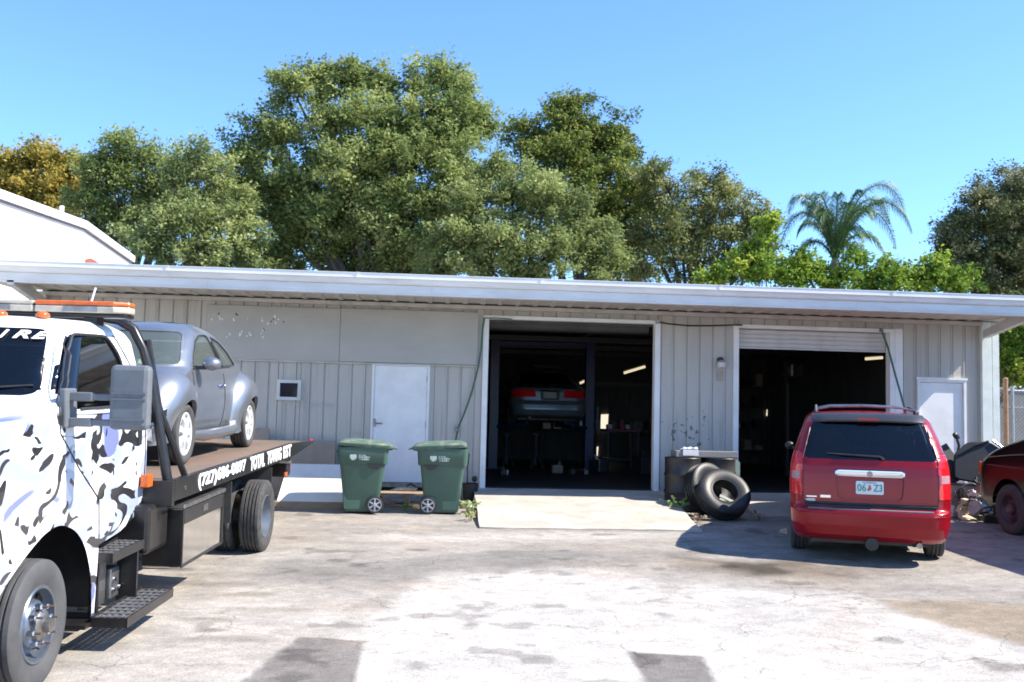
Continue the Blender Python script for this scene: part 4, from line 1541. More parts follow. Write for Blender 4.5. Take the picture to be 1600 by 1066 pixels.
# ------------------------------------------------------------------ red minivan
def minivan():
    V = thing('minivan', 'red minivan with a roof rack parked nose-in at the right bay', 'van', (5.63, -4.98, gz(-4.98) + .0), (.0, 0, radians(158.5)))
    V.rotation_euler = (radians(-1.9), 0, radians(158.5))
    red = mat('deep_red_paint', (.30, .0035, .012), (.25, .003, .010), 1.5, .27, .15, coat=.35, spec=.35)
    tab = [(.27, -4.0, .86, .90, .4, .2), (.33, -4.1, .95, .945, .45, .24), (.45, -4.15, 1.0, .975, .5, .26), (.60, -4.15, 1.01, .985, .5, .26), (.635, -4.14, 1.0, .985, .5, .25), (.66, -4.13, .93, .985, .5, .22), (.70, -4.1, .905, .985, .5, .20), (.95, -3.98, .885, .985, .5, .2),
           (1.05, -3.7, .875, .98, .5, .2), (1.15, -3.0, .86, .97, .45, .2), (1.22, -2.7, .835, .955, .4, .2), (1.45, -2.1, .70, .885, .35, .2), (1.66, -1.6, .53, .80, .32, .2), (1.715, -1.4, .46, .755, .34, .22), (1.74, -1.25, .38, .70, .34, .25)]
    tab = [(a, b, c, d * .925, e, f) for a, b, c, d, e, f in tab]
    P = zbody(tab, nz=150, ns=130, nr=34, nc=12, crown=.035, smooth=1, bow=(.12, .055), cap=8)
    rw = roundpoly([(-.755, 1.225), (-.64, 1.675), (.64, 1.675), (.755, 1.225)], .06)
    lamp = [(.765, .79), (.755, 1.27), (.80, 1.30), (1.2, 1.30), (1.2, .79)]
    white = [(.79, .975), (.79, 1.065), (.885, 1.065), (.885, .975)]
    recess = roundpoly([(-.36, .76), (-.39, 1.025), (.39, 1.025), (.36, .76)], .06)
    notch = roundpoly([(-.72, .665), (-.76, .725), (.76, .725), (.72, .665)], .02)
    sw = [roundpoly([(-2.35, 1.22), (-1.75, 1.62), (-1.1, 1.65), (-1.1, 1.22)], .06), roundpoly([(-1.0, 1.22), (-1.0, 1.65), (-.25, 1.64), (-.2, 1.22)], .06), roundpoly([(-.1, 1.22), (-.15, 1.63), (.36, 1.60), (.58, 1.25)], .06)]
    wsp = roundpoly([(-.84, 1.2), (-.70, 1.66), (.70, 1.66), (.84, 1.2)], .06)

    def rear(poly, s=0):
        def f(q):
            d = psdf(q[..., 0] * (s or 1), q[..., 2], poly)
            return np.where(q[..., 1] > .18, d, 9.0)
        return f
    parts = [('arch', circle(0, .335, .40), None, 0, .018), ('arch', circle(-3.08, .335, .40), None, 0, .018),
             ('side_window', yz(sw[0], 1), M['glass_dark'], -.006, .018), ('side_window', yz(sw[0], -1), M['glass_dark'], -.006, .018), ('side_window', yz(sw[1], 1), M['glass_dark'], -.006, .018), ('side_window', yz(sw[1], -1), M['glass_dark'], -.006, .018), ('side_window', yz(sw[2], 1), M['glass_dark'], -.006, .018), ('side_window', yz(sw[2], -1), M['glass_dark'], -.006, .018),
             ('windshield', lambda q: np.where(q[..., 1] < -1.3, psdf(q[..., 0], q[..., 2], wsp), 9.0), M['glass_tint'], -.006, .018),
             ('plate_recess', rear(recess), red, -.03, .012), ('step_notch', rear(notch), M['plastic'], -.012, .010),
             ('rear_window', rear(rw), glass('van_rear_pane', (.34, .37, .40), .62), -.004, .015)]
    RVL = mat('pinkish_lamp_lens', (.50, .30, .32), (.36, .16, .18), 60, .2)
    for s in (1, -1):
        parts.append(('tail_lamp', rear(lamp, s), M['red_lens'], .007, .012))
        parts.append(('reverse_lamp', rear(white, s), RVL, .009, .012))
    shell(P, parts, V, 'body', red)
    on_side, on_end, dep = hugger(P, lambda p: (p[:, 1] > .1))
    hat = [(-.755, .70), (-.77, 1.0), (-.765, 1.22), (-.65, 1.69)]
    on_end(hat, 'hatch_gap', .007, M['dark'], V)
    on_end([(-x, z) for x, z in hat], 'hatch_gap', .007, M['dark'], V)
    on_end([(-.755, .70), (0, .70), (.755, .70)], 'hatch_gap', .008, M['dark'], V, 14)
    on_end([(-.87, .60), (0, .60), (.87, .60)], 'bumper_crease', .010, red, V, 20)
    # bumper pad
    y = dep(0, .645)
    vs = []
    pad = MB()
    n = 24
    for i in range(n + 1):
        x = -.70 + 1.40 * i / n
        yb = dep(x, .70) - .02
        yf = dep(x, .60) - .02
        vs += [(x, yb, .664), (x, yf, .652), (x, yf, .640)]
    fs = []
    for i in range(n):
        fs += [(3 * i, 3 * i + 1, 3 * i + 4, 3 * i + 3), (3 * i + 1, 3 * i + 2, 3 * i + 5, 3 * i + 4)]
    pad.add(vs, fs).build('bumper_pad', mat('grey_step_pad', (.16, .165, .175), (.12, .125, .13), 10, .6), V)
    # spoiler over the window
    sp = MB()
    prof = [(-.02, 1.70), (.08, 1.672), (.085, 1.69), (.0, 1.752), (-.16, 1.775), (-.16, 1.74)]
    vs, fs = [], []
    for i in range(25):
        x = -.655 + 1.31 * i / 24
        b = dep(min(max(x, -.62), .62), 1.70)
        tap = .02 * (abs(x) / .655) ** 3
        vs += [(x, b + p - (.05 if abs(x) > .62 else 0), z - tap) for p, z in prof]
    for i in range(24):
        for k in range(6):
            fs.append((i * 6 + k, (i + 1) * 6 + k, (i + 1) * 6 + (k + 1) % 6, i * 6 + (k + 1) % 6))
    fs += [tuple(range(6)), tuple(144 + k for k in range(6))]
    sp.add(vs, fs).build('spoiler', mat('dark_spoiler', (.03, .03, .034), (.022, .022, .025), 4, .4), V, smooth=True)
    MB().box((0, dep(0, 1.69) + .075, 1.70), (.24, .02, .02)).build('stop_lamp', M['red_lens'], V)
    # chrome strip, plate, badges
    y = dep(0, 1.07)
    ch = MB()
    vs, fs = [], []
    for i in range(21):
        x = -.39 + .78 * i / 20
        yy = dep(x, 1.07)
        e = .5 if i in (0, 20) else 1
        vs += [(x, yy + .004, 1.07 + .042 * e), (x, yy + .030, 1.07 + .036 * e), (x, yy + .036, 1.07 - .012), (x, yy + .024, 1.07 - .040 * e), (x, yy + .002, 1.07 - .040 * e)]
    for i in range(20):
        for k in range(4):
            fs.append((i * 5 + k, i * 5 + k + 1, (i + 1) * 5 + k + 1, (i + 1) * 5 + k))
    cs = ch.add(vs, fs).build('chrome_strip', mat('bright_chrome', (.75, .80, .9), (.65, .7, .8), 2, .14, 1.0), V, smooth=True)
    MB().lathe([(.0, .012), (.032, .010), (.035, 0)], 20, 0, Matrix.Translation((0, y + .033, 1.066)) @ Matrix.Rotation(pi / 2, 4, 'Z') @ Matrix.Scale(1, 4)).build('emblem', M['steel'], cs, smooth=True)
    yp = dep(0, .90) - .016
    pm = mat('plate_white', (.74, .78, .78), (.62, .70, .69), 7, .4)
    pl = MB().prism(roundpoly([(-.155, .825), (-.155, .98), (.155, .98), (.155, .825)], .02), 'y', yp, yp + .012).build('number_plate', pm, V)
    gm = mat('plate_green', (.06, .30, .26), None, 9, .5)
    om = mat('plate_orange', (.60, .12, .03), None, 9, .5)
    B = lambda x, z: basis(Vector((x, yp + .0125, z)), Vector((-1, 0, 0)), Vector((0, 0, 1)), Vector((0, 1, 0)))
    text('06', 'plate_digits', .10, .085, B(.09, .86), gm, pl, fat=.01)
    text('Z3', 'plate_digits', .10, .085, B(-.09, .86), gm, pl, fat=.01)
    MB().ball((0, yp + .010, .895), (.022, .006, .026)).ball((.012, yp + .010, .88), (.018, .006, .016)).build('plate_orange_mark', om, pl, smooth=True)
    MB().b2(-.012, .012, yp + .008, yp + .015, .915, .935).build('plate_leaf_mark', gm, pl)
    text('FLORIDA', 'plate_state', .15, .018, B(0, .955), gm, pl, fat=.01)
    yb = dep(.62, .76)
    MB().b2(.44, .56, dep(.5, .77) - .002, dep(.5, .77) + .005, .765, .80).build('badge', M['chrome'], V, bevel=.003)
    MB().b2(.60, .72, yb - .002, yb + .005, .765, .785).build('badge', M['chrome'], V, bevel=.003)
    MB().ball((.66, dep(.66, .73), .735), (.07, .006, .018)).build('sticker', M['clear_lens'], V)
    # wiper
    yw = dep(0, 1.26)
    MB().tube([(-.16, dep(-.16, 1.24) + .02, 1.235), (-.12, dep(-.12, 1.27) + .03, 1.27), (.36, dep(.36, 1.285) + .025, 1.285)], [.02, .014, .008], 6).build('wiper', M['plastic'], V)
    MB().tube([(0.0, dep(0, 1.275) + .015, 1.275), (.48, dep(.48, 1.29) + .015, 1.29)], .008, 5).build('wiper_blade', M['plastic'], V)
    # rack
    for s in (1, -1):
        MB().tube([(s * .60, .12, 1.765), (s * .60, .02, 1.805), (s * .595, -.8, 1.835), (s * .59, -1.1, 1.80), (s * .58, -1.2, 1.765)], .016, 8).build('rack_rail', M['steel'], V, smooth=True)
        MB().b2(s * .60 - .03, s * .60 + .03, -.02, .10, 1.755, 1.795).build('rack_foot', M['plastic'], V, bevel=.01)
    for yy in (-.02, -.85):
        MB().tube([(-.60, yy, 1.80), (-.42, yy, 1.838), (0, yy, 1.85), (.42, yy, 1.838), (.60, yy, 1.80)], .014, 8).build('rack_bar', M['steel'], V, smooth=True)
    # mirrors
    for s in (1, -1):
        MB().ball((s * .97, -2.25, 1.20), (.07, .05, .06)).b2(s * .88 - .03, s * .88 + .05, -2.26, -2.2, 1.15, 1.19).build('door_mirror', M['plastic'], V, smooth=True)
    for s in (1, -1):
        for yy in (0, -3.08):
            car_wheel(V, (s * .80, yy, .335), .335, .21, .22, s, 5)
        MB().b2(s * .68, s * .72, -.42, .44, .2, .9).b2(s * .68, s * .72, -3.5, -2.66, .2, .9).build('inner_arch', M['black'], V)
    MB().b2(-.66, .66, -4.0, .80, .22, .34).build('floor_pan', M['black'], V)
    MB().b2(-.7, .7, .40, .62, .22, .32).build('rear_valance', M['black'], V, bevel=.02)
    MB().cyl((-.02, .75, .26), (-.02, 1.0, .25), .04).build('tow_hitch', M['dark'], V, smooth=True)
    MB().cyl((-.02, .98, .25), (-.02, 1.02, .25), .075, n=18).build('hitch_ring', M['dark'], V, smooth=True)
    MB().cyl((-.55, .4, .26), (-.55, .93, .25), .033).build('exhaust_pipe', M['steel'], V, smooth=True)
    MB().tube([(-.35, .6, .27), (-.5, .8, .23), (-.62, .85, .25)], .02, 6).build('exhaust_bracket', M['rust'], V)
    for x, yy in ((-.42, -.35), (.42, -.35), (-.45, -1.3), (.45, -1.3), (-.4, -2.2), (.4, -2.2)):
        MB().box((x, yy, 1.0), (.5, .14, .7), rx=.12).box((x, yy + .04, 1.40), (.27, .09, .19), rx=.1).tube([(x - .06, yy + .03, 1.2), (x - .06, yy + .04, 1.36)], .008, 5).tube([(x + .06, yy + .03, 1.2), (x + .06, yy + .04, 1.36)], .008, 5).build('seat', mat('tan_seat_cloth', (.16, .15, .14), None, 20, .8), V, bevel=.03)


minivan()


# ------------------------------------------------------------------ dark red van at the right edge
def dark_van():
    V = thing('cargo_van', 'dark maroon van at the right edge, its left front wheel and hood showing', 'van', (9.55, -3.28, gz(-3.28)), (radians(-2.0), 0, radians(181)))
    paint = mat('dark_maroon_paint', (.009, .001, .002), (.006, .0008, .0015), 3, .3, .1, coat=.3)
    tab = [(.36, -.80, 4.6, .93, .2, .2), (.45, -.90, 4.65, .965, .25, .2), (.80, -.92, 4.65, .985, .28, .2), (.98, -.90, 4.65, .985, .3, .2), (1.08, -.82, 4.65, .975, .34, .2), (1.19, -.66, 4.64, .96, .36, .2), (1.31, -.30, 4.63, .95, .36, .2), (1.42, .14, 4.6, .94, .32, .2), (1.51, .30, 4.58, .93, .3, .2),
           (1.95, .86, 4.5, .84, .25, .2), (2.12, 1.05, 4.45, .78, .3, .25), (2.2, 1.6, 4.35, .70, .3, .3)]
    P = zbody(tab, nz=110, ns=140, nr=22, nc=12, crown=.04, smooth=3, bow=(.1, .03), cap=8)
    win = roundpoly([(.50, 1.50), (.95, 1.95), (1.7, 1.97), (1.75, 1.50)], .06)
    ws = roundpoly([(-.82, 1.45), (-.72, 2.05), (.72, 2.05), (.82, 1.45)], .06)
    parts = [('arch', circle(0, .37, .44), None, 0, .018), ('arch', circle(3.3, .37, .44), None, 0, .018),
             ('side_window', yz(win, 1), M['glass_dark'], -.006, .018), ('side_window', yz(win, -1), M['glass_dark'], -.006, .018),
             ('windshield', lambda q: np.where(q[..., 1] < 1.6, psdf(q[..., 0], q[..., 2], ws), 9.0), M['glass_tint'], -.006, .018)]
    shell(P, parts, V, 'body', paint)
    on_side, on_end, dep = hugger(P, lambda p: (p[:, 0] > .5))
    on_side([(.78, .45), (.70, 1.0), (.62, 1.36)], 'door_gap', .007, M['black'], V)
    on_side([(-.62, 1.08), (0, 1.16), (.6, 1.22)], 'body_crease', .012, paint, V)
    on_side([(-.55, .98), (.6, .99), (2.0, 1.0)], 'side_stripe', .008, mat('dull_red_stripe', (.06, .006, .007), None, 9, .4), V)
    for s in (1, -1):
        MB().box((s * .86, -.78, .90), (.20, .16, .20), rz=-s * .5).build('corner_lamp', M['amber'], V, bevel=.03)
        MB().box((s * .62, -.905, .90), (.26, .06, .2)).build('headlight', M['clear_lens'], V, bevel=.02)
        for yy in (0, 3.3):
            wl = sub('wheel', V, (s * .86, yy, .365))
            tyre('tyre', .365, .215, .24, wl, 4)
            o_ = s * .12
            MB().lathe([(.217, o_ * .8), (.205, o_ * .9), (.195, o_ * .55), (.17, o_ * .35), (.15, o_ * .5), (.125, o_ * .62), (.10, o_ * .5), (.085, o_ * .45), (.08, o_ * .9), (.05, o_ * 1.0), (0, o_ * 1.0)], 40).build('rim', mat('chalky_steel_wheel', (.11, .075, .085), (.07, .045, .05), 8, .5, .3), wl, smooth=True)
        MB().b2(s * .62, s * .66, -.5, .5, .3, .9).b2(s * .62, s * .66, 2.8, 3.8, .3, .9).build('inner_arch', M['black'], V)
    MB().b2(-.9, .9, -1.0, -.84, .46, .66).build('front_bumper', mat('pitted_chrome', (.45, .40, .40), (.3, .2, .2), 9, .3, .9), V, bevel=.03)
    MB().b2(-.45, .45, -.93, -.90, .72, 1.0).build('grille', M['dark'], V)
    MB().b2(-.6, .6, -.7, 4.5, .3, .42).build('floor_pan', M['black'], V)
    MB().box((1.10, .85, 1.42), (.2, .10, .26)).box((.97, .85, 1.36), (.1, .05, .05)).build('door_mirror', M['black'], V, bevel=.03)
    MB().b2(.2, .7, 1.3, 1.8, .9, 1.1).b2(.2, .7, 1.8, 1.95, .9, 1.6).build('seat', M['plastic'], V, bevel=.04)


dark_van()


# ------------------------------------------------------------------ sedan up on the lift
def sedan():
    p = at(858, 650, 5.6)
    V = thing('sedan', 'silver sedan raised on the lift inside the left bay, seen from behind', 'car', (2.86, 7.0, .98), (0, 0, pi))
    paint = mat('pale_silver_paint', (.20, .25, .27), (.17, .21, .23), 3, .32, .5, coat=.5)
    tab = [(.20, -3.4, 1.30, .80, .3, .2), (.28, -3.6, 1.52, .85, .4, .25), (.42, -3.65, 1.58, .875, .45, .28), (.55, -3.65, 1.56, .885, .45, .28), (.60, -3.62, 1.50, .885, .45, .28), (.85, -3.2, 1.47, .875, .4, .3), (.92, -2.7, 1.42, .865, .4, .3), (.965, -2.1, 1.15, .845, .35, .3), (1.0, -1.95, .82, .82, .3, .3), (1.30, -1.2, .25, .66, .25, .3), (1.38, -.95, .0, .58, .25, .3)]
    P = zbody(tab, nz=100, ns=100, nr=26, nc=10, crown=.04, smooth=2, bow=(.1, .09), cap=8)
    rw = roundpoly([(-.66, 1.02), (-.54, 1.32), (.54, 1.32), (.66, 1.02)], .06)
    lamp = roundpoly([(.32, .70), (.34, .86), (.95, .87), (.95, .69)], .03)
    rec = roundpoly([(-.21, .64), (-.23, .86), (.23, .86), (.21, .64)], .03)
    sw = roundpoly([(-1.75, 1.0), (-1.2, 1.28), (-.15, 1.30), (.45, 1.02)], .06)

    def rear(poly, s=1, ym=.9):
        return lambda q: np.where(q[..., 1] > ym, psdf(q[..., 0] * s, q[..., 2], poly), 9.0)
    parts = [('arch', circle(0.3, .31, .37), None, 0, .018), ('arch', circle(-2.5, .31, .37), None, 0, .018), ('side_window', yz(sw, 1), M['glass_dark'], -.006, .018), ('side_window', yz(sw, -1), M['glass_dark'], -.006, .018),
             ('rear_window', rear(rw, 1, 0.0), M['glass_dark'], -.005, .015), ('plate_recess', rear(rec), M['dark'], -.02, .012),
             ('tail_lamp', rear(lamp, 1), M['red_lens'], .006, .012), ('tail_lamp', rear(lamp, -1), M['red_lens'], .006, .012)]
    shell(P, parts, V, 'body', paint)
    on_side, on_end, dep = hugger(P, lambda q: (q[:, 1] > .5))
    on_end([(-.86, .615), (0, .615), (.86, .615)], 'bumper_gap', .008, M['dark'], V, 16)
    y = dep(0, .75)
    MB().b2(-.15, .15, y - .01, y + .004, .68, .82).build('number_plate', mat('dull_plate', (.35, .37, .36), (.16, .18, .17), 30, .5), V)
    MB().b2(-.30, .30, dep(0, .88) - .01, dep(0, .88) + .015, .87, .892).build('trunk_trim', M['dark'], V, bevel=.004)
    for s in (1, -1):
        for yy in (.3, -2.5):
            car_wheel(V, (s * .77, yy, .27), .31, .2, .2, s, 6)
    MB().b2(-.7, .7, -3.3, 1.2, .18, .3).build('floor_pan', M['black'], V)
    MB().box((-.05, -.2, 1.48), (.7, .5, .06), rz=.3).ball((.1, -.1, 1.52), (.22, .2, .07)).build('roof_clutter', M['plastic'], V)
    MB().cyl((.45, .8, .22), (.45, 1.5, .22), .04).build('muffler', M['dark'], V)
    # the lift itself
    L = thing('car_lift', 'dark blue two-post car lift holding the silver sedan', 'car lift', (2.86, 6.1, 0))
    bl = mat('lift_blue', (.010, .028, .10), (.007, .02, .07), 6, .4)
    for s, xx in ((1, 1.02), (-1, -1.25)):
        MB().b2(xx - .10, xx + .10, -.16, -.13, .02, 3.02).b2(xx - .10, xx - .07, -.13, .12, .02, 3.02).b2(xx + .07, xx + .10, -.13, .12, .02, 3.02).build('post', bl, L)
        MB().b2(xx - .22, xx + .22, -.25, .25, .003, .02).build('base_plate', bl, L)
        MB().b2(xx - .10, xx + .10, -.19, .1, .75, 1.45).build('carriage', bl, L)
        for q in (-1, 1):
            MB().tube([(xx - s * .05, q * .1, .98), (s * .55 - .05, q * .9, 1.02), (s * .5 - .05, q * .95, 1.10)], .05, 6).build('swing_arm', bl, L)
    MB().b2(-1.25, 1.02, -.06, .06, 2.9, 3.0).build('top_beam', bl, L)
    MB().cyl((1.2, -.2, 1.2), (1.2, -.2, 1.5), .08).b2(1.14, 1.26, -.3, -.1, .95, 1.2).build('pump_motor', M['dark'], L)


sedan()


# ------------------------------------------------------------------ unseen box truck, added out of frame to shade the maroon van
def added_box_truck():
    V = thing('added_box_truck', 'tall white box truck, unseen, added right of the maroon van to shade it', 'truck', (12.65, -7.2, gz(-6.0)), (0, 0, pi))
    wp = mat('box_white', (.62, .62, .62), (.52, .52, .52), 3, .5)
    MB().b2(-1.15, 1.15, -2.6, 3.4, .95, 4.05).build('cargo_box', wp, V, bevel=.03)
    MB().b2(-1.17, 1.17, 3.36, 3.43, .9, 4.08).build('rear_frame', M['steel'], V)
    MB().b2(-1.05, 1.05, 3.431, 3.46, 1.0, 3.95).build('roll_door', wp, V)
    tab = [(.45, -4.9, -2.7, .95, .2, .06), (1.1, -4.95, -2.7, 1.0, .25, .06), (1.35, -4.7, -2.7, 1.0, .3, .06), (1.5, -3.9, -2.7, .98, .25, .06), (2.25, -3.4, -2.72, .85, .2, .1), (2.35, -3.2, -2.8, .75, .2, .15)]
    P = zbody(tab, nz=60, ns=50, nr=14, nc=8)
    win = roundpoly([(-3.75, 1.52), (-3.35, 2.15), (-2.85, 2.15), (-2.85, 1.52)], .06)
    ws = roundpoly([(-.85, 1.6), (-.75, 2.2), (.75, 2.2), (.85, 1.6)], .06)
    shell(P, [('wheel_opening', circle(-4.0, .45, .5), None, 0, .02), ('side_window', yz(win, 1), M['glass_dark'], -.006, .02), ('side_window', yz(win, -1), M['glass_dark'], -.006, .02),
              ('windshield', lambda q: np.where(q[..., 1] < -3.2, psdf(q[..., 0], q[..., 2], ws), 9.0), M['glass_dark'], -.006, .02)], V, 'cab', wp)
    for s in (1, -1):
        MB().b2(s * .45 - .05, s * .45 + .05, -4.6, 3.3, .65, .9).build('frame_rail', M['black'], V)
        for yy in (-4.0, 1.9):
            car_wheel(V, (s * .88, yy, .42), .42, .25, .26, s, 6, M['steel'])
        MB().b2(s * .62 - .2, s * .62 + .2, -4.97, -4.90, .85, 1.1).build('headlight', M['clear_lens'], V)
    MB().b2(-1.0, 1.0, -5.05, -4.93, .45, .65).build('front_bumper', M['chrome'], V)


added_box_truck()


# ------------------------------------------------------------------ wheeled rubbish carts
def cart(x, y, flip, label, rz):
    s = -1 if flip else 1
    g = 'green wheeled rubbish carts by the white entry door'
    V = thing('trash_cart', label, 'trash can', (x, y, gz(y)), (0, 0, rz), g)
    gr = mat('cart_green', (.056, .118, .086), (.046, .096, .07), 3, .5, bump=.1, bscale=60)
    lidm = mat('faded_cart_lid', (.07, .125, .09), (.22, .225, .175), 9, .7, lo=.48, hi=.70)

    def rr(hx, hy, z, r=.07, dx=0):
        return [(s * (a + dx), b, z) for a, b in roundpoly([(-hx, -hy), (hx, -hy), (hx, hy), (-hx, hy)], r, 5)]

    def stack(rings, mb, m=0, bottom=True):
        n = len(rings[0])
        vs = [p for r in rings for p in r]
        fs = []
        for i in range(len(rings) - 1):
            for k in range(n):
                fs.append((i * n + k, i * n + (k + 1) % n, (i + 1) * n + (k + 1) % n, (i + 1) * n + k))
        if bottom:
            fs.append(tuple(range(n)))
        fs.append(tuple((len(rings) - 1) * n + k for k in range(n)))
        mb.add(vs, fs, m)
        return mb
    # tapering tub with a wider collar
    mb = MB()
    stack([rr(.245, .24, .02), rr(.255, .25, .05), rr(.335, .305, .70), rr(.34, .31, .72)], mb)
    tub = mb.build('tub', gr, V, smooth=True)
    stack([rr(.335, .306, .715), rr(.372, .325, .735), rr(.385, .345, .93), rr(.385, .345, .985), rr(.37, .33, .985)], MB()).build('collar', gr, tub, smooth=True)
    MB().prism([(s * .06, .735), (s * .30, .735), (s * .22, .66), (s * .14, .665)], 'y', -.334, -.2975).build('grab_pocket', M['black'], tub)
    # front panel faces of the tub
    MB().prism([(s * -.30, .60), (s * -.02, .60), (s * -.02, .06), (s * -.25, .06)], 'y', -.262, -.24).build('tub_panel', gr, tub)
    # lid
    rings = [rr(.40, .355, .985, .08, -.01), rr(.41, .365, 1.0, .08, -.01), rr(.41, .365, 1.035, .08, -.01), rr(.385, .345, 1.06, .1, -.01), rr(.30, .27, 1.085, .1, -.03), rr(.12, .12, 1.10, .1, -.05)]
    lid = stack(rings, MB()).build('lid', lidm, V, smooth=True)
    lid.rotation_euler = (0, s * .055, 0)
    MB().prism([(s * .36, 1.03), (s * .475, 1.00), (s * .475, .985), (s * .36, .985)], 'y', -.26, .26).build('lid_lip', lidm, lid, bevel=.006)
    MB().prism([(s * -.40, 1.02), (s * -.425, 1.0), (s * -.45, .87), (s * -.435, .87), (s * -.395, .985)], 'y', -.30, .30).build('lid_flap', gr, lid)
    MB().tube([(s * .36, -.2, .95), (s * .44, -.2, .96), (s * .44, .2, .96), (s * .36, .2, .95)], .016, 8).build('push_handle', gr, V)
    # wheels
    for q in (-1, 1):
        wl = sub('wheel', V, (s * .205, q * .292, .128), (0, 0, -pi / 2))
        tyre('tyre', .128, .098, .045, wl, 0, M['plastic'], 28)
        mb = MB()
        mb.lathe([(.10, .022), (.092, .024), (.088, .01), (.088, -.02)], 28)
        mb.lathe([(.03, .028), (.02, .032), (0, .032)], 12)
        for i in range(6):
            mb.box((.02, 0, .055), (.012, .024, .075), 0, Matrix.Rotation(i * pi / 3, 4, 'X'))
        if q > 0:
            wl.rotation_euler = (0, 0, pi / 2)
        mb.build('rim', mat('grey_spokes', (.36, .37, .40), None, 9, .4), wl)
        MB().lathe([(.09, 0), (0, 0)], 20).build('wheel_back', M['black'], wl)
    MB().cyl((s * .205, -.28, .128), (s * .205, .28, .128), .012).build('axle', M['dark'], V)
    # printed mark: roundel and two short lines of worn print
    wm = mat('worn_white_print', (.46, .52, .50), (.20, .28, .25), 22, .6)
    x0 = -.14
    yb = -.336
    MB().prism([(x0 + .052 * cos(t), .845 + .055 * sin(t)) for t in np.linspace(0, 2 * pi, 19)[:-1]], 'y', yb - .0035, yb + .004).build('roundel', wm, tub)
    mk = MB()
    for row, (zz, xs) in enumerate(((.868, (.0, .03, .06, .085)), (.838, (.0, .027, .055, .085, .115, .145)), (.806, (.012, .045, .075, .105, .135)))):
        for k, dx in enumerate(xs):
            h = random.uniform(.010, .0155)
            mk.b2(x0 + .08 + dx, x0 + .08 + dx + random.uniform(.016, .024), yb - .0035, yb + .004, zz - h, zz + h)
    mk.build('print_mark', wm, tub, kind='stuff')
    return V


cart(-.93, -1.85, False, 'green trash cart with its wheel on the right, nearer the tow truck', radians(3))
cart(.30, -1.83, True, 'green trash cart with its wheel on the left, nearer the left bay', radians(-2))

# ------------------------------------------------------------------ drums, board and loose tyres
dm = mat('grimy_black_drum', (.016, .016, .017), (.035, .032, .028), 7, .45, bump=.15)


def drum(x, y, label):
    o = thing('steel_drum', label, 'drum', (x, y, gz(y) + .0), group='black drums between the two bays')
    R, H = .30, .86
    pr = [(0, .012), (R - .015, .012), (R, 0), (R + .006, .012), (R, .03)]
    for zc in (.30, .58):
        pr += [(R, zc - .03), (R + .016, zc - .008), (R + .016, zc + .008), (R, zc + .03)]
    pr += [(R, H - .03), (R + .006, H - .012), (R, H), (R - .015, H - .012), (R - .04, H - .02), (0, H - .02)]
    MB().lathe(pr, 40, 0, Matrix.Rotation(-pi / 2, 4, 'Y')).build('barrel', dm, o, smooth=True)
    MB().cyl((.1, .12, H - .02), (.1, .12, H + .005), .03).build('bung', M['steel'], o)
    return o


d1 = drum(4.30, -1.02, 'black drum under the left end of the grey plank, by the left bay')
d1.children[0].rotation_euler = (0, 0, 0)
MB().prism([(.0, .615), (.10, .60), (.16, .585), (.15, .565), (.06, .575), (-.02, .59)], 'y', -.33, -.318).build('label_scrap', M['clear_lens'], d1)
d2 = drum(4.92, -.98, 'black drum behind the loose tyres, under the right end of the grey plank')
MB().prism([(.22, .86), (.30, .80), (.30, .50), (.26, .52), (.2, .74)], 'y', -.20, -.17).build('green_strip', mat('pale_green_strip', (.32, .40, .33), None, 9, .6), d2)
pl = thing('plank', 'thick grey plank lying across the two black drums', 'plank', (4.66, -1.02, gz(-1) + .86 + .005), (0, .0, radians(1)))
MB().box((0, 0, .055), (1.05, .34, .105)).build('board', mat('grey_plank', (.26, .255, .24), (.19, .185, .175), 5, .8, stretch=(.3, 2, 2), bump=.3), pl, bevel=.008)
pp = thing('paper_sheet', 'crumpled white paper lying on the left end of the grey plank', 'paper', (4.38, -1.08, gz(-1) + .975))
n = 8
vs = [(i / n * .26 - .13, j / n * .26 - .13, .012 + .035 * random.random() * (1 if 0 < i < n else .3) + (.02 if j < 2 else 0)) for j in range(n + 1) for i in range(n + 1)]
MB().add(vs, [(j * (n + 1) + i, j * (n + 1) + i + 1, (j + 1) * (n + 1) + i + 1, (j + 1) * (n + 1) + i) for j in range(n) for i in range(n)]).b2(-.13, .13, -.135, -.128, -.08, .02).build('sheet', M['white'], pp)


def loose_tyre(loc, rot, R, rim, wd, label):
    o = thing('loose_tyre', label, 'tyre', loc, rot, 'loose tyres leaning on the drums')
    m = mat('bald_tyre', (.013, .013, .014), (.028, .028, .028), 5, .48, bump=.12, bscale=40)
    tyre('carcass', R, rim, wd, o, 3, m, 56)
    MB().lathe([(rim + .003, wd * .36), (rim - .012, wd * .40), (rim + .02, wd * .45)], 48).build('bead', m, o, smooth=True)
    return o


t1 = loose_tyre((4.58, -1.50, gz(-1.52) + .39), (0, radians(-18), radians(-60)), .42, .23, .26, 'large loose tyre leaning against the drums, behind the other tyre')
t2 = loose_tyre((4.68, -2.02, gz(-2.02) + .365), (0, radians(-38), radians(-84)), .415, .215, .28, 'loose tyre facing the yard in front of the other tyre, a strip across its opening')
MB().box((.10, .06, -.19), (.02, .40, .05), rx=-.55).build('stick', mat('pale_stick', (.30, .34, .29), None, 9, .7), t2)

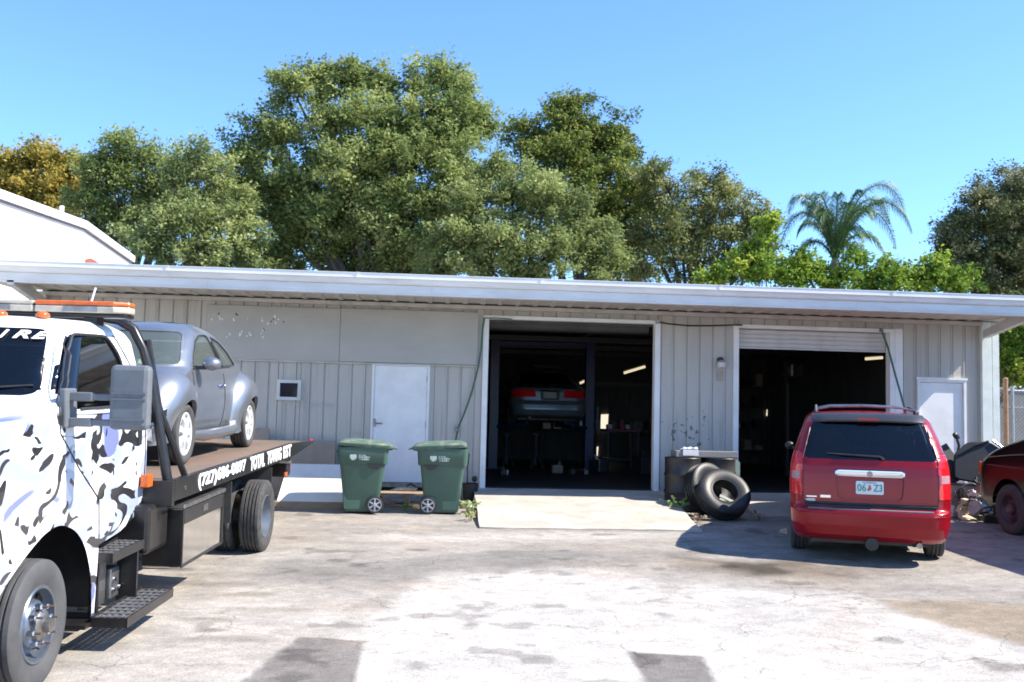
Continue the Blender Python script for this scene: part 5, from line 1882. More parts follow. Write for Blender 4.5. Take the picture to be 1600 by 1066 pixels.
# ------------------------------------------------------------------ boards and boxes at the wall
bd = thing('leaning_board', 'white panel lying tilted against the wall behind the tow truck bed', 'board', (-1.62, -1.62, gz(-1.6)))
MB().prism([(0, .08), (1.18, .62), (1.19, .60), (.02, .05)], 'x', -.62, .42).build('panel', M['white'], bd)
MB().prism([(-.02, 0), (-.02, .10), (.02, .10), (.5, .10), (.5, 0)], 'x', -.66, .44).build('wood_sill', M['wood'], bd)
for x0, x1, z1, y, lb in ((-2.95, -2.62, .95, -.30, 'narrow tan board standing on end at the wall behind the bed'), (-2.60, -1.50, .76, -.28, 'wide tan board leaning on the wall between the bed and the carts')):
    o = thing('tan_board', lb, 'board', ((x0 + x1) / 2, y, -.2), (radians(-9), 0, 0), 'tan boards leaning on the garage wall')
    MB().box((0, 0, (z1 + .2) / 2), (x1 - x0, .03, z1 + .2)).build('sheet', M['cardboard'], o, bevel=.003)
    MB().b2(-(x1 - x0) / 2, (x1 - x0) / 2, .016, .05, (z1 + .2) * .45, (z1 + .2) * .5).build('batten', M['wood'], o)
pa = thing('wood_pallet', 'short wooden pallet lying between the two green trash carts', 'pallet', (-.27, -1.0, gz(-1)))
for i in range(4):
    MB().b2(-.42, .46, -.30 + i * .155, -.17 + i * .155, .185, .207).build('top_plank', M['wood'], pa)
for xx in (-.38, .02, .42):
    MB().b2(xx - .04, xx + .04, -.30, .30, .04, .184).build('runner', M['wood'], pa)
MB().b2(-.42, .46, -.305, -.20, .0, .03).build('bottom_plank', M['wood'], pa)
sc = thing('scrap_metal', 'flat dark scrap piece lying on the pallet at the door sill', 'scrap', (-.32, -.75, gz(-1) + .208))
MB().prism([(-.22, 0), (-.1, .05), (.1, .07), (.24, .04), (.2, 0)], 'y', -.1, .1).build('piece', M['steel'], sc, bevel=.01)
MB().tube([(.05, -.02, .06), (.12, .0, .12), (.2, .02, .07)], .015, 6).build('bent_rod', M['dark'], sc)

# hose hanging from the bay corner down to the tap
ho = thing('garden_hose', 'green hose hanging from the left bay corner down to a wall tap', 'hose')
ctl = [at(p[0], p[1], -.09) for p in ((757, 497), (754, 515), (752, 545), (747, 575), (738, 610), (726, 645), (716, 668), (712, 688), (711, 700))]
MB().tube([tuple(p) for p in ctl], .016, 8).build('hose_line', M['hose'], ho, smooth=True)
tap = at(714, 672, -.05)
MB().cyl((tap[0], 0, tap[2]), (tap[0], -.12, tap[2]), .02).cyl((tap[0] - .03, -.1, tap[2] + .04), (tap[0] + .03, -.1, tap[2] + .04), .012).b2(tap[0] - .03, tap[0] + .04, -.06, -.02, tap[2] - .05, tap[2] + .06).build('tap', M['steel'], ho)
MB().tube([tuple(p) for p in (ctl[0], at(775, 497, -.09), at(800, 499, -.09))], .01, 6).build('hose_tail', M['hose'], ho)

cb = thing('wall_cable', 'black cable sagging along the wall between the two bays', 'cable')
q = [at(p[0], p[1], -.08) for p in ((1027, 503), (1045, 506), (1075, 509), (1110, 509), (1146, 508), (1160, 508))]
MB().tube([tuple(p) for p in q], .014, 6).build('line', M['cable'], cb, smooth=True)
MB().b2(q[0][0] - .03, q[0][0] + .03, -.1, -.02, q[0][2] - .03, q[0][2] + .03).build('clip', M['steel'], cb)
rp = thing('pull_rope', 'dark rope slanting down from the top right corner of the right bay', 'rope')
q = [at(p[0], p[1], y) for p, y in (((1378, 517), -.12), ((1388, 545), -.2), ((1400, 590), -.3), ((1408, 618), -.38), ((1414, 640), -.45), ((1420, 690), -.5))]
MB().tube([tuple(p) for p in q], .018, 6).build('line', M['hose'], rp, smooth=True)
MB().b2(q[0][0] - .02, q[0][0] + .02, -.14, -.06, q[0][2] - .02, q[0][2] + .05).build('hook', M['steel'], rp)

# wall lamp
p = at(1127, 568, -.1)
lm = thing('wall_lamp', 'small round wall lamp with a glass jar between the two bays', 'lamp', (p[0], 0, p[2]))
MB().cyl((0, -.02, .06), (0, -.06, .06), .06, n=20).tube([(0, -.05, .06), (0, -.11, .07), (0, -.12, .04)], .018, 8).build('bracket', M['dark'], lm, smooth=True)
MB().lathe([(.0, .06), (.04, .055), (.085, .03), (.09, .02), (.085, .02)], 24, 0, Matrix.Translation((0, -.12, 0)) @ Matrix.Rotation(-pi / 2, 4, 'Y')).build('shade', M['chrome'], lm, smooth=True)
MB().lathe([(.07, .018), (.075, -.02), (.065, -.07), (.03, -.085), (0, -.085)], 24, 0, Matrix.Translation((0, -.12, 0)) @ Matrix.Rotation(-pi / 2, 4, 'Y')).build('jar', M['clear_lens'], lm, smooth=True)
MB().b2(-.05, .07, -.024, -.0205, -.30, -.12).build('rust_stain_plate', mat('rust_stained_plate', (.36, .29, .2), (.42, .37, .3), 12, .7), lm)

# cartons that hold the scrap heap up
for x, y, z, d, lb, mm in ((9.0, -1.35, 0, .52, 'grimy carton under the left half of the scrap heap', 'cardboard'), (9.42, -1.4, 0, .46, 'dark crate under the right half of the scrap heap', 'plastic')):
    o = thing('scrap_crate', lb, 'crate', (x, y, gz(y)), (0, 0, x), 'crates under the scrap heap')
    MB().b2(-.22, .22, -.2, .2, 0, d).build('crate_body', M[mm], o, bevel=.012)
    MB().b2(-.23, .23, -.21, .21, d, d + .02).build('crate_lid', M['dark'], o)
# black box and pot by the left bay corner
bx_ = thing('black_tub', 'small black tub on the ground left of the left bay trim', 'tub', (.80, -.42, gz(-.42)))
MB().lathe([(0, 0), (.11, 0), (.14, .30), (.15, .31), (.135, .30), (.1, .02), (0, .02)], 20, 0, Matrix.Rotation(-pi / 2, 4, 'Y')).build('pot', M['plastic'], bx_, smooth=True)
MB().tube([(-.05, 0, .3), (-.06, -.02, .55), (-.03, -.01, .8)], .012, 6).build('stick', M['dark'], bx_)
MB().ball((.07, 0, .38), .05).tube([(.07, 0, .3), (.07, 0, .38)], .01).build('knob', M['dark'], bx_)

# small litter
pk = mat('pink_plastic', (.75, .12, .18), None, 9, .5)
for k, (px_, py_) in enumerate(((741, 776), (737, 809))):
    yy = (-1.35, -2.4)[k]
    p = at(px_, py_, yy)
    o = thing('pink_cup', ('pink plastic scrap by the ramp corner, the farther one', 'pink plastic scrap by the ramp corner, the nearer one')[k], 'litter', (p[0], yy, gz(yy)), (.3, 1.2, k), 'pink plastic scraps by the ramp')
    MB().lathe([(.025, 0), (.04, .08), (.036, .08), (.02, .01)], 12, 0, Matrix.Rotation(-pi / 2, 4, 'Y')).build('cup', pk, o, smooth=True)
for k, (x, y, lb) in enumerate(((.70, -1.25, 'brown broken brick beside the ramp and the right trash cart'), (.76, -1.75, 'grey rubble lump beside the ramp near the weeds'))):
    o = thing('rubble_lump', lb, 'rubble', (x, y, gz(y)), (0, 0, k + .4))
    MB().box((0, 0, .05), (.20, .14, .10), rx=.2).build('brick', (M['cardboard'], M['concrete'])[k], o, bevel=.02)


# weeds
def weed(x, y, h, n, label, col, spread=.2, leaf=.05):
    o = thing('weed', label, 'weed', (x, y, gz(y)), group='weeds growing along the ramp edges')
    m1 = mat('weed_leaf', col, tuple(c * .6 for c in col), 20, .6)
    st, lf = MB(), MB()
    for i in range(n):
        a, t = random.uniform(0, 2 * pi), random.uniform(.2, 1)
        e = Vector((spread * t * cos(a), spread * t * sin(a), h * random.uniform(.5, 1)))
        mid = e * .5 + Vector((0, 0, h * .15))
        st.tube([(0, 0, 0), mid, e], .005, 4)
        for k in range(7):
            c = mid.lerp(e, k / 6) + Vector((random.gauss(0, .02), random.gauss(0, .02), random.gauss(0, .015)))
            d1 = Vector((random.gauss(0, 1), random.gauss(0, 1), random.gauss(0, .6))).normalized()
            d2 = d1.orthogonal().normalized()
            L = leaf * random.uniform(.6, 1.2)
            lf.add([c - d1 * L * .5, c + d2 * L * .35, c + d1 * L * .6, c - d2 * L * .35], [(0, 1, 2, 3)])
    st.build('stem', m1, o)
    lf.build('foliage', m1, o)


for x, y, h, n, lb, c in ((4.05, -1.75, .34, 9, 'bushy yellow-green weed in front of the left black drum', (.20, .30, .07)), (3.98, -1.5, .26, 5, 'small sprawling weed at the right edge of the wide ramp', (.17, .25, .06)), (4.15, -2.45, .12, 5, 'dry low weed near the loose tyres on the shaded ground', (.28, .20, .10)),
                          (.74, -2.0, .26, 8, 'low green weed between the right trash cart and the ramp', (.20, .28, .07)), (.72, -2.7, .16, 6, 'yellowish weed at the lower left corner of the wide ramp', (.26, .28, .08)), (-.28, -1.75, .16, 4, 'tiny weed sprouting between the two trash carts', (.2, .28, .06)),
                          (5.2, -2.2, .14, 4, 'dry brown weed right of the loose tyres', (.26, .16, .08))):
    weed(x, y, h, n, lb, c)

# ------------------------------------------------------------------ scrap heap at the right corner
gg = 'scrap car parts heaped at the right corner post'
hp = (9.15, -1.25)
# black door shell standing on edge
o = thing('scrap_skin', 'black car door skin standing on top of the scrap heap', 'car part', (9.16, -1.45, gz(-1.4) + .56), (radians(-14), radians(10), radians(-16)), gg)
MB().prism(roundpoly([(-.36, 0), (-.40, .42), (-.22, .66), (.10, .74), (.36, .62), (.46, .1), (.40, 0)], .08), 'y', -.04, .05).build('skin', M['plastic'], o, bevel=.015)
MB().tube([(.16, -.05, .76), (.36, -.06, .64), (.48, -.06, .10)], .022, 6).build('edge_strip', M['chrome'], o)
MB().b2(.05, .20, -.06, -.03, .38, .41).build('handle', M['chrome'], o)
MB().tube([(-.34, -.05, .40), (-.1, -.06, .62), (.1, -.05, .73)], .02, 6).build('window_rim', M['dark'], o)
o = thing('scrap_cushion', 'torn black seat back lying behind the black door skin', 'car part', (8.93, -1.2, gz(-1.2) + .55), (radians(-20), radians(-28), .2), gg)
MB().box((0, 0, .3), (.50, .16, .62)).box((0, .0, .68), (.25, .10, .16)).tube([(-.05, 0, .6), (-.06, 0, .68)], .012).build('cushion', M['plastic'], o, bevel=.05)
o = thing('wing_mirror', 'loose black door mirror poking up beside the white side door', 'car part', (8.98, -1.15, gz(-1.2) + 1.32), (0, .5, .3), gg)
MB().ball((0, 0, 0), (.085, .04, .05)).tube([(.05, .02, -.02), (.16, .03, -.10), (.20, .04, -.25)], .022, 8).build('mirror_body', M['black'], o, smooth=True)
o = thing('bumper_cover', 'pale broken bumper piece at the foot of the scrap heap', 'car part', (8.86, -1.85, gz(-1.85)), (0, 0, .5), gg)
MB().prism([(-.08, .02), (.0, .0), (.10, .05), (.12, .22), (.05, .36), (-.02, .34), (.06, .2), (.04, .08)], 'x', -.26, .30).build('cover', mat('dirty_cream_plastic', (.55, .42, .30), (.38, .33, .28), 6, .6), o, bevel=.01)
o = thing('fender_panel', 'crumpled grey fender leaning on the scrap heap', 'car part', (9.28, -1.75, gz(-1.75) + .02), (radians(-30), .2, -.5), gg)
n = 10
vs = [((i / n - .5) * .55, .10 * sin(i * .9) * .4 + .06 * sin(j * 1.1), j / n * .5 + .05 * sin(i * .8)) for j in range(n + 1) for i in range(n + 1)]
fm = MB().add(vs, [(j * (n + 1) + i, j * (n + 1) + i + 1, (j + 1) * (n + 1) + i + 1, (j + 1) * (n + 1) + i) for j in range(n) for i in range(n)]).build('panel', mat('grey_green_metal', (.28, .30, .29), (.18, .19, .18), 6, .35, .6), o, smooth=True)
sm = fm.modifiers.new('thickness', 'SOLIDIFY')
sm.thickness = .008
o = thing('wiring_loom', 'tangle of black wires and hoses on the scrap heap', 'car part', (9.15, -1.80, gz(-1.7) + .46), (0, 0, 0), gg)
for k in range(16):
    pts = [Vector((random.uniform(-.38, .4), random.uniform(-.2, .12), random.uniform(-.30, .16)))]
    for j in range(9):
        pts.append(pts[-1] + Vector((random.gauss(0, .09), random.gauss(0, .05), random.gauss(0, .07))))
    MB().tube(pts, random.choice((.008, .012, .016)), 5).build('wire', (M['cable'], M['plastic'], M['steel'], M['hose'])[k % 4 if k % 4 < 2 or k > 9 else 0], o, smooth=True)
o = thing('radiator', 'bent aluminium radiator lying in the scrap heap', 'car part', (9.42, -1.95, gz(-1.95)), (.3, -.25, .6), gg)
MB().box((0, 0, .22), (.42, .05, .34)).build('core', M['steel'], o)
for z in (.03, .41):
    MB().box((0, 0, z), (.46, .08, .05)).build('tank', M['plastic'], o, bevel=.01)
for lx, ly, sx, sz, rz, mm, lb, nm in ((8.72, -1.5, .22, .2, .4, 'clear_lens', 'broken headlamp shell at the left end of the scrap heap', 'headlamp_unit'), (9.62, -1.62, .16, .3, .8, 'chrome', 'bright metal strip near the corner post in the scrap heap', 'metal_strip'),
                                       (9.02, -2.1, .26, .12, -.3, 'plastic', 'black tray on the ground before the scrap heap', 'drip_tray'), (9.55, -2.15, .2, .12, .2, 'steel', 'small steel box at the right end of the scrap heap', 'steel_box'), (9.2, -1.3, .36, .3, .1, 'dark', 'dark engine lump inside the scrap heap', 'engine_lump'),
                                       (8.95, -1.55, .3, .22, .9, 'rubber', 'folded rubber liner in the middle of the scrap heap', 'rubber_liner')):
    o = thing(nm, lb, 'car part', (lx, ly, gz(ly)), (.15, .1, rz), gg)
    MB().box((0, 0, sz / 2), (sx, sx * .6, sz)).box((sx * .3, 0, sz * .8), (sx * .6, sx * .4, sz * .5), rz=.5, rx=.3).build('shell', M[mm], o, bevel=.02)
    MB().cyl((-sx * .2, 0, sz), (-sx * .1, -.05, sz + .06), .025).build('stub', M['steel'], o)
bits = [M['clear_lens'], M['steel'], mat('pale_broken_plastic', (.5, .47, .42), (.3, .28, .25), 8, .6), M['plastic'], M['white'], M['rust'], M['dark']]
kinds_ = ('clear plastic', 'dull steel', 'cream plastic', 'black plastic', 'white painted', 'rusty brown', 'dark metal')
for k in range(14):
    x, y = random.uniform(8.6, 9.15) + .55 * (k // 7), random.uniform(-2.15, -1.45)
    h = random.uniform(.02, .50) * (1 if y > -1.9 else .3)
    o = thing('broken_part', kinds_[k % 7] + ' fragment in the ' + ('left', 'right')[k // 7] + ' half of the scrap heap', 'car part', (x, y, gz(y) + h), (random.uniform(-.6, .6), random.uniform(-.6, .6), random.uniform(0, 6)), 'small broken parts in the scrap heap')
    a = random.uniform(.08, .2)
    pl_ = [(a * random.uniform(.6, 1.2) * cos(t), a * random.uniform(.5, 1.2) * sin(t) + a) for t in np.linspace(0, 2 * pi, random.randint(6, 9))[:-1]]
    mb_ = MB().prism(pl_, 'y', -.02, random.uniform(.02, .1))
    mb_.tube([(0, 0, a), (a * .8, -.05, a * 1.6), (a * 1.3, -.03, a * 1.2)], .012, 5)
    mb_.build('fragment', bits[k % 7], o, bevel=.006)
o = thing('green_strap', 'turquoise strap hanging over the scrap heap', 'strap', (9.5, -1.9, gz(-1.9) + .32), group=gg)
MB().tube([(-.1, .0, .16), (0, -.02, .06), (.06, -.05, -.05), (.16, -.04, -.2)], [.012, .02, .02, .012], 6).build('band', mat('turquoise_strap', (.05, .45, .36), None, 8, .5), o)

# ------------------------------------------------------------------ inside the bays
tube_m = emit('lit_tube', (1.0, .84, .55), .36)
for (a, b, yy, lb) in (((975, 583), (1008, 573), 6.0, 'lit strip light hanging at the right of the left bay'), ((906, 599), (922, 592), 8.0, 'lit strip light hanging behind the lift post'), ((1352, 561), (1379, 559), 3.2, 'lit strip light seen at the right of the right bay')):
    p, q = at(*a, yy), at(*b, yy)
    d = Vector(q) - Vector(p)
    o = thing('strip_light', lb, 'lamp', tuple((Vector(p) + Vector(q)) / 2), (0, 0, 0), 'lit strip lights inside the garage')
    h = d / 2
    MB().tube([-h, h], .03, 8).build('tube', tube_m, o)
    MB().tube([-h * 1.05 + Vector((0, .02, .05)), h * 1.05 + Vector((0, .02, .05))], .035, 6).build('housing', M['steel'], o)
    for t in (-.8, .8):
        MB().tube([h * t + Vector((0, .02, .08)), (h * t).xy.to_3d() + Vector((0, .02, 3.0 - (p[2] + q[2]) / 2))], .006, 4).build('chain', M['dark'], o)
for (px_, py_, w_, h_, yy, lb) in ((943, 660, 14, 24, BACK - .05, 'small bright window low in the back wall beside the lift post'), (931, 708, 7, 18, BACK - .05, 'narrow bright slot low in the back wall'), (1201, 645, 8, 10, BACK - .05, 'tiny bright gap in the back wall of the right bay')):
    a, b = at(px_ - w_ / 2, py_ - h_ / 2, yy), at(px_ + w_ / 2, py_ + h_ / 2, yy)
    o = MB().prism([(a[0], b[2]), (a[0] + .02, a[2]), (b[0], a[2] + .02), (b[0] - .02, b[2] + .06), ((a[0] + b[0]) / 2, b[2])], 'y', yy - .03, yy - .002).build('daylight_gap', emit('daylight_through_gap', (1.0, .86, .66), .45), G, label=lb)
wbm = mat('dim_bench', (.06, .055, .05), (.04, .035, .03), 6, .7)
for x, y, wd, lb in ((4.0, 10.4, 1.6, 'work bench along the back wall of the left bay'), (7.0, 10.3, 2.4, 'long work bench along the back wall of the right bay')):
    o = thing('work_bench', lb, 'bench', (x, y, 0))
    MB().b2(-wd / 2, wd / 2, -.3, .3, .85, .9).build('bench_top', wbm, o)
    for sx in (-1, 1):
        for sy in (-1, 1):
            MB().b2(sx * (wd / 2 - .05) - .04, sx * (wd / 2 - .05) + .04, sy * .24 - .04, sy * .24 + .04, 0, .849).build('leg', wbm, o)
    for k in range(5):
        MB().b2(-wd / 2 + .1 + k * wd / 5.4, -wd / 2 + .3 + k * wd / 5.4, -.15, .12, .901, .901 + random.uniform(.1, .4)).build('bench_clutter', random.choice((M['dark'], M['steel'], M['plastic'], M['cardboard'])), o)
tcx = thing('tool_cart', 'red-topped tool cart beside the lift post', 'tool cart', (4.62, 6.0, 0), (0, 0, .2))
rd = mat('dull_red_enamel', (.16, .025, .03), (.10, .018, .02), 6, .5)
MB().b2(-.42, .42, -.25, .25, .92, .98).build('cart_top', rd, tcx)
MB().b2(-.42, .42, -.25, .25, .25, .30).build('shelf', M['dark'], tcx)
for sx in (-1, 1):
    for sy in (-1, 1):
        MB().tube([(sx * .38, sy * .22, .05), (sx * .38, sy * .22, .92)], .018, 6).build('leg', M['dark'], tcx)
        MB().lathe([(.05, -.015), (.05, .015)], 12, 0, Matrix.Translation((sx * .38, sy * .22, .05))).build('caster', M['rubber'], tcx)
for k in range(5):
    MB().box((-.3 + .15 * k, random.uniform(-.1, .1), 1.04 + .03 * (k % 3)), (.10, .14, .1 + .06 * (k % 3))).build('tool', (M['steel'], M['dark'], rd)[k % 3], tcx)
jk = mat('jack_grey', (.06, .06, .065), (.035, .035, .035), 7, .6, .2)
for x, y, h, lb in ((1.95, 6.2, .78, 'tall jack stand under the left side of the raised sedan'), (2.62, 6.0, .80, 'tall jack stand under the middle of the raised sedan')):
    o = thing('jack_stand', lb, 'jack', (x, y, 0), group='jack stands under the raised sedan')
    MB().tube([(0, 0, .1), (0, 0, h)], .035, 8).build('column', jk, o)
    MB().b2(-.07, .07, -.05, .05, h, h + .04).build('saddle', jk, o)
    for a in (0, 2.1, 4.2):
        MB().tube([(0, 0, .45), (.2 * cos(a), .2 * sin(a), .01)], .02, 6).build('leg', jk, o)
for k, (x, y, s_, mm, lb, nm) in enumerate(((2.95, 4.6, .20, 'cardboard', 'cardboard box on the floor under the sedan', 'parts_box'), (3.25, 4.2, .12, 'steel', 'pale bottle crate on the bay floor', 'bottle_crate'), (3.55, 4.3, .10, 'cardboard', 'tan rag bundle on the bay floor', 'rag_bundle'), (4.05, 5.6, .3, 'steel', 'grey transmission case by the lift post', 'transmission_case'), (1.7, 3.4, .14, 'steel', 'small steel pan at the left of the bay floor', 'oil_pan'), (5.0, 4.8, .45, 'dark', 'dark machine cabinet right of the tool cart', 'machine_cabinet'))):
    o = thing(nm, lb, 'garage clutter', (x, y, 0), (0, 0, k * .7))
    MB().box((0, 0, s_ * .45), (s_ * 1.2, s_ * .9, s_ * .9)).build('case', M[mm], o, bevel=.02)
    MB().cyl((s_ * .2, 0, s_ * .9), (s_ * .3, .05, s_ * 1.25), s_ * .2, s_ * .12).build('neck', M[mm], o, smooth=True)
# engine hoist and shelf in the right bay
o = thing('engine_hoist', 'dark engine hoist with a hanging block inside the right bay', 'hoist', (8.1, 4.4, 0), (0, 0, .5))
MB().tube([(0, 0, .05), (0, 0, 2.2)], .06, 6).build('mast', M['dark'], o)
MB().tube([(0, 0, 2.1), (-.3, -.2, 2.55), (.6, .3, 2.75)], .05, 6).build('boom', M['dark'], o)
MB().box((.5, .25, 2.42), (.4, .3, .3)).build('hanging_block', M['steel'], o, bevel=.04)
MB().tube([(.55, .28, 2.72), (.5, .25, 2.5)], .012, 5).build('chain', M['steel'], o)
for a in (.4, -.4):
    MB().tube([(0, 0, .08), (1.0 * cos(a), 1.0 * sin(a), .06)], .04, 6).build('leg', M['dark'], o)
o = thing('storage_rack', 'tall dark storage rack at the back of the right bay', 'rack', (9.0, 10.4, 0))
for z in (.4, 1.0, 1.6, 2.2):
    MB().b2(-.7, .7, -.25, .25, z, z + .03).build('shelf', wbm, o)
    for k in range(4):
        MB().b2(-.6 + k * .32, -.4 + k * .32, -.18, .15, z + .031, z + random.uniform(.15, .42)).build('stored_box', random.choice((M['cardboard'], M['dark'], M['plastic'])), o)
for sx in (-1, 1):
    for sy in (-1, 1):
        MB().b2(sx * .7 - .02, sx * .7 + .02, sy * .25 - .02, sy * .25 + .02, 0, 2.4).build('upright', wbm, o)

# ------------------------------------------------------------------ chain-link fence
F = thing('chain_link_fence', 'chain-link fence with one rusty post right of the garage corner', 'fence', (0, .55, 0))
zt = 2.0
rustp = at(1571, 600, .55)
MB().cyl((rustp[0], 0, -.25), (rustp[0], 0, zt + .14), .045).ball((rustp[0], 0, zt + .15), (.05, .05, .03)).build('post', mat('rusty_brown_post', (.36, .22, .13), (.26, .15, .09), 9, .7), F, smooth=True)
galv = mat('galvanised', (.42, .44, .46), (.34, .35, .36), 12, .4, .6)
MB().cyl((rustp[0] + .12, -.02, -.25), (rustp[0] + .12, -.02, zt + .02), .03).build('post', galv, F, smooth=True)
for x in (13.2, 15.6):
    MB().cyl((x, 0, -.25), (x, 0, zt + .05), .03).build('post', galv, F, smooth=True)
for z in (zt - .06, 1.62):
    MB().cyl((10.5, .04, z), (16, .04, z), .018, n=8).build('rail', galv, F)
wires = MB()
pt = .075
x0, x1, z0, z1 = 10.48, 13.6, -.15, zt - .04
k = x0 - (z1 - z0)
while k < x1:
    a, b = max(k, x0), min(k + (z1 - z0), x1)
    if b > a:
        wires.tube([(a, -.006, z0 + a - k), (b, -.006, z0 + b - k)], .0032, 3, cap=False)
    k2 = k + (z1 - z0)
    a, b = max(k2 - (z1 - z0), x0), min(k2, x1)
    if b > a:
        wires.tube([(a, .006, z1 - (a - k2 + (z1 - z0))), (b, .006, z1 - (b - k2 + (z1 - z0)))], .0032, 3, cap=False)
    k += pt
wires.build('wire_mesh', galv, F, kind='stuff')

# low grey wall beyond the fence
p = at(1590, 606, 7.4)
o = thing('block_wall', 'low grey block wall beyond the chain-link fence', 'wall', (11.0, 7.4, 0))
MB().b2(-.3, 12, -.1, .1, -.3, p[2] - .06).build('wall', mat('grey_block', (.20, .205, .21), (.16, .165, .17), 4, .8), o)
MB().b2(-.32, 12.02, -.13, .13, p[2] - .058, p[2]).build('coping', mat('grey_coping', (.34, .34, .34), None, 6, .8), o)


# ------------------------------------------------------------------ foliage
def leaf_mat(name, ramp, trans=.4, rough=.65):
    m = bpy.data.materials.new(name)
    m.use_nodes = True
    nt = m.node_tree
    out = nt.nodes['Material Output']
    b = nt.nodes['Principled BSDF']
    b.inputs['Roughness'].default_value = rough
    b.inputs['Specular IOR Level'].default_value = .18
    a = nt.nodes.new('ShaderNodeAttribute')
    a.attribute_name = 'leaf_tone'
    r = nt.nodes.new('ShaderNodeValToRGB')
    els = r.color_ramp.elements
    els[0].position, els[0].color = 0, (*ramp[0], 1)
    els[1].position, els[1].color = 1, (*ramp[-1], 1)
    for i, c in enumerate(ramp[1:-1]):
        e = els.new((i + 1) / (len(ramp) - 1))
        e.color = (*c, 1)
    nt.links.new(a.outputs['Fac'], r.inputs[0])
    nt.links.new(r.outputs[0], b.inputs['Base Color'])
    t = nt.nodes.new('ShaderNodeBsdfTranslucent')
    nt.links.new(r.outputs[0], t.inputs[0])
    mx = nt.nodes.new('ShaderNodeMixShader')
    mx.inputs[0].default_value = trans
    nt.links.new(b.outputs[0], mx.inputs[1])
    nt.links.new(t.outputs[0], mx.inputs[2])
    nt.links.new(mx.outputs[0], out.inputs[0])
    return m


BARK = mat('bark', (.11, .095, .08), (.06, .05, .042), 8, .9, stretch=(1, 1, .2), bump=.5)


def leaves_mesh(name, centers, tones, size, parent, m, aspect=.5):
    """two-triangle bent leaves at the given points"""
    n = len(centers)
    d = rng.normal(size=(n, 3)) * np.array([1, 1, .7])
    d /= np.linalg.norm(d, axis=1, keepdims=True)
    nrm = rng.normal(size=(n, 3)) + np.array([.25, -.25, .9])
    s = np.cross(d, nrm)
    s /= np.maximum(np.linalg.norm(s, axis=1, keepdims=True), 1e-6)
    L = size * rng.uniform(.45, 1.5, (n, 1))
    W = L * aspect * rng.uniform(.7, 1.2, (n, 1))
    up = np.cross(s, d) * L * .12
    V = np.stack([centers - d * L * .5, centers + s * W * .5 + up, centers + d * L * .5, centers - s * W * .5 + up], 1).reshape(-1, 3)
    me = bpy.data.meshes.new(name)
    me.vertices.add(4 * n)
    me.vertices.foreach_set('co', V.ravel())
    me.loops.add(4 * n)
    me.loops.foreach_set('vertex_index', np.arange(4 * n))
    me.polygons.add(n)
    me.polygons.foreach_set('loop_start', np.arange(0, 4 * n, 4))
    me.update(calc_edges=True)
    at_ = me.attributes.new('leaf_tone', 'FLOAT', 'POINT')
    at_.data.foreach_set('value', np.repeat(np.clip(tones, 0, 1), 4))
    me.materials.append(m)
    return link(name, me, parent)


LEAF_N = 3.0


def tree(name, label, cat, base, lobes, m, y, leaf=.15, n_sub=26, n_leaf=70, sub_r=.42, depth=1.0, trunk_r=.28, group=None, fill=.5, skirt=0, aspect=.5, twigs=.35, squash=.85):
    """lobes: (px, py, radius in px, dy) read off the photograph and set at world depth y + dy"""
    bx0, by0 = base
    T = thing(name, label, cat, (bx0, by0, -.2), group=group)
    O = np.array([bx0, by0, -.2])
    Lb = []
    for px, py, r, dy in lobes:
        p = at(px, py, y + dy)
        dist = (p - CAM_POS) @ CF
        Lb.append((p - O, r / FPX * dist))
    C, TN = [], []
    subs = []
    for c, r in Lb:
        k = max(6, int(n_sub * 1.25 * (r / 1.2) ** 1.7))
        for _ in range(k):
            d = rng.normal(size=3)
            d /= np.linalg.norm(d)
            rad = r * (rng.uniform(.55, 1.16) if rng.random() > fill else rng.uniform(.1, .8))
            q = c + d * rad * np.array([1, depth, squash])
            sr = sub_r * rng.uniform(.4, 1.4)
            subs.append((c, q))
            nl = int(n_leaf * LEAF_N * (sr / sub_r) ** 2 * rng.uniform(.6, 1.2))
            # sprays: each leaf sits along a few twigs leaving the clump centre
            tw = rng.normal(size=(6, 3))
            tw /= np.linalg.norm(tw, axis=1, keepdims=True)
            tw[:, 2] *= .6
            g = rng.integers(0, 6, nl)
            u = rng.uniform(.1, 1.15, (nl, 1))
            P = q + tw[g] * u * sr + rng.normal(size=(nl, 3)) * sr * .22
            C.append(P)
            TN.append(np.clip(rng.normal(.5, .22) + rng.normal(0, .09, nl), 0, 1))
    C, TN = np.concatenate(C), np.concatenate(TN)
    leaves_mesh('crown', C, TN, leaf * .80, T, m, aspect)
    # trunk and limbs
    mb = MB()
    lowest = min(c[2] for c, r in Lb)
    mean = np.mean([c for c, r in Lb], 0)
    fork = Vector((mean[0] * .35, mean[1] * .35, max(1.6, lowest * .55)))
    mb.tube([(0, 0, 0), fork * .5 + Vector((.1, 0, 0)), fork], [trunk_r, trunk_r * .82, trunk_r * .7], 9)
    for c, r in Lb:
        e = Vector(c)
        mid = fork.lerp(e, .5) + Vector((random.uniform(-.4, .4), random.uniform(-.3, .3), random.uniform(.0, .6)))
        mb.tube([fork, fork.lerp(mid, .55), mid, mid.lerp(e, .6), e], [trunk_r * .48, trunk_r * .34, trunk_r * .24, trunk_r * .15, trunk_r * .07], 6)
    mb.build('trunk', BARK, T, smooth=True)
    tw = MB()
    for c, q in subs:
        if rng.random() < twigs:
            a, b = Vector(c), Vector(q)
            mid = a.lerp(b, .5) + Vector(rng.normal(size=3) * .12)
            tw.tube([a, mid, b], [.03, .018, .006], 4, cap=False)
    tw.build('twigs', BARK, T, kind='stuff')
    return T


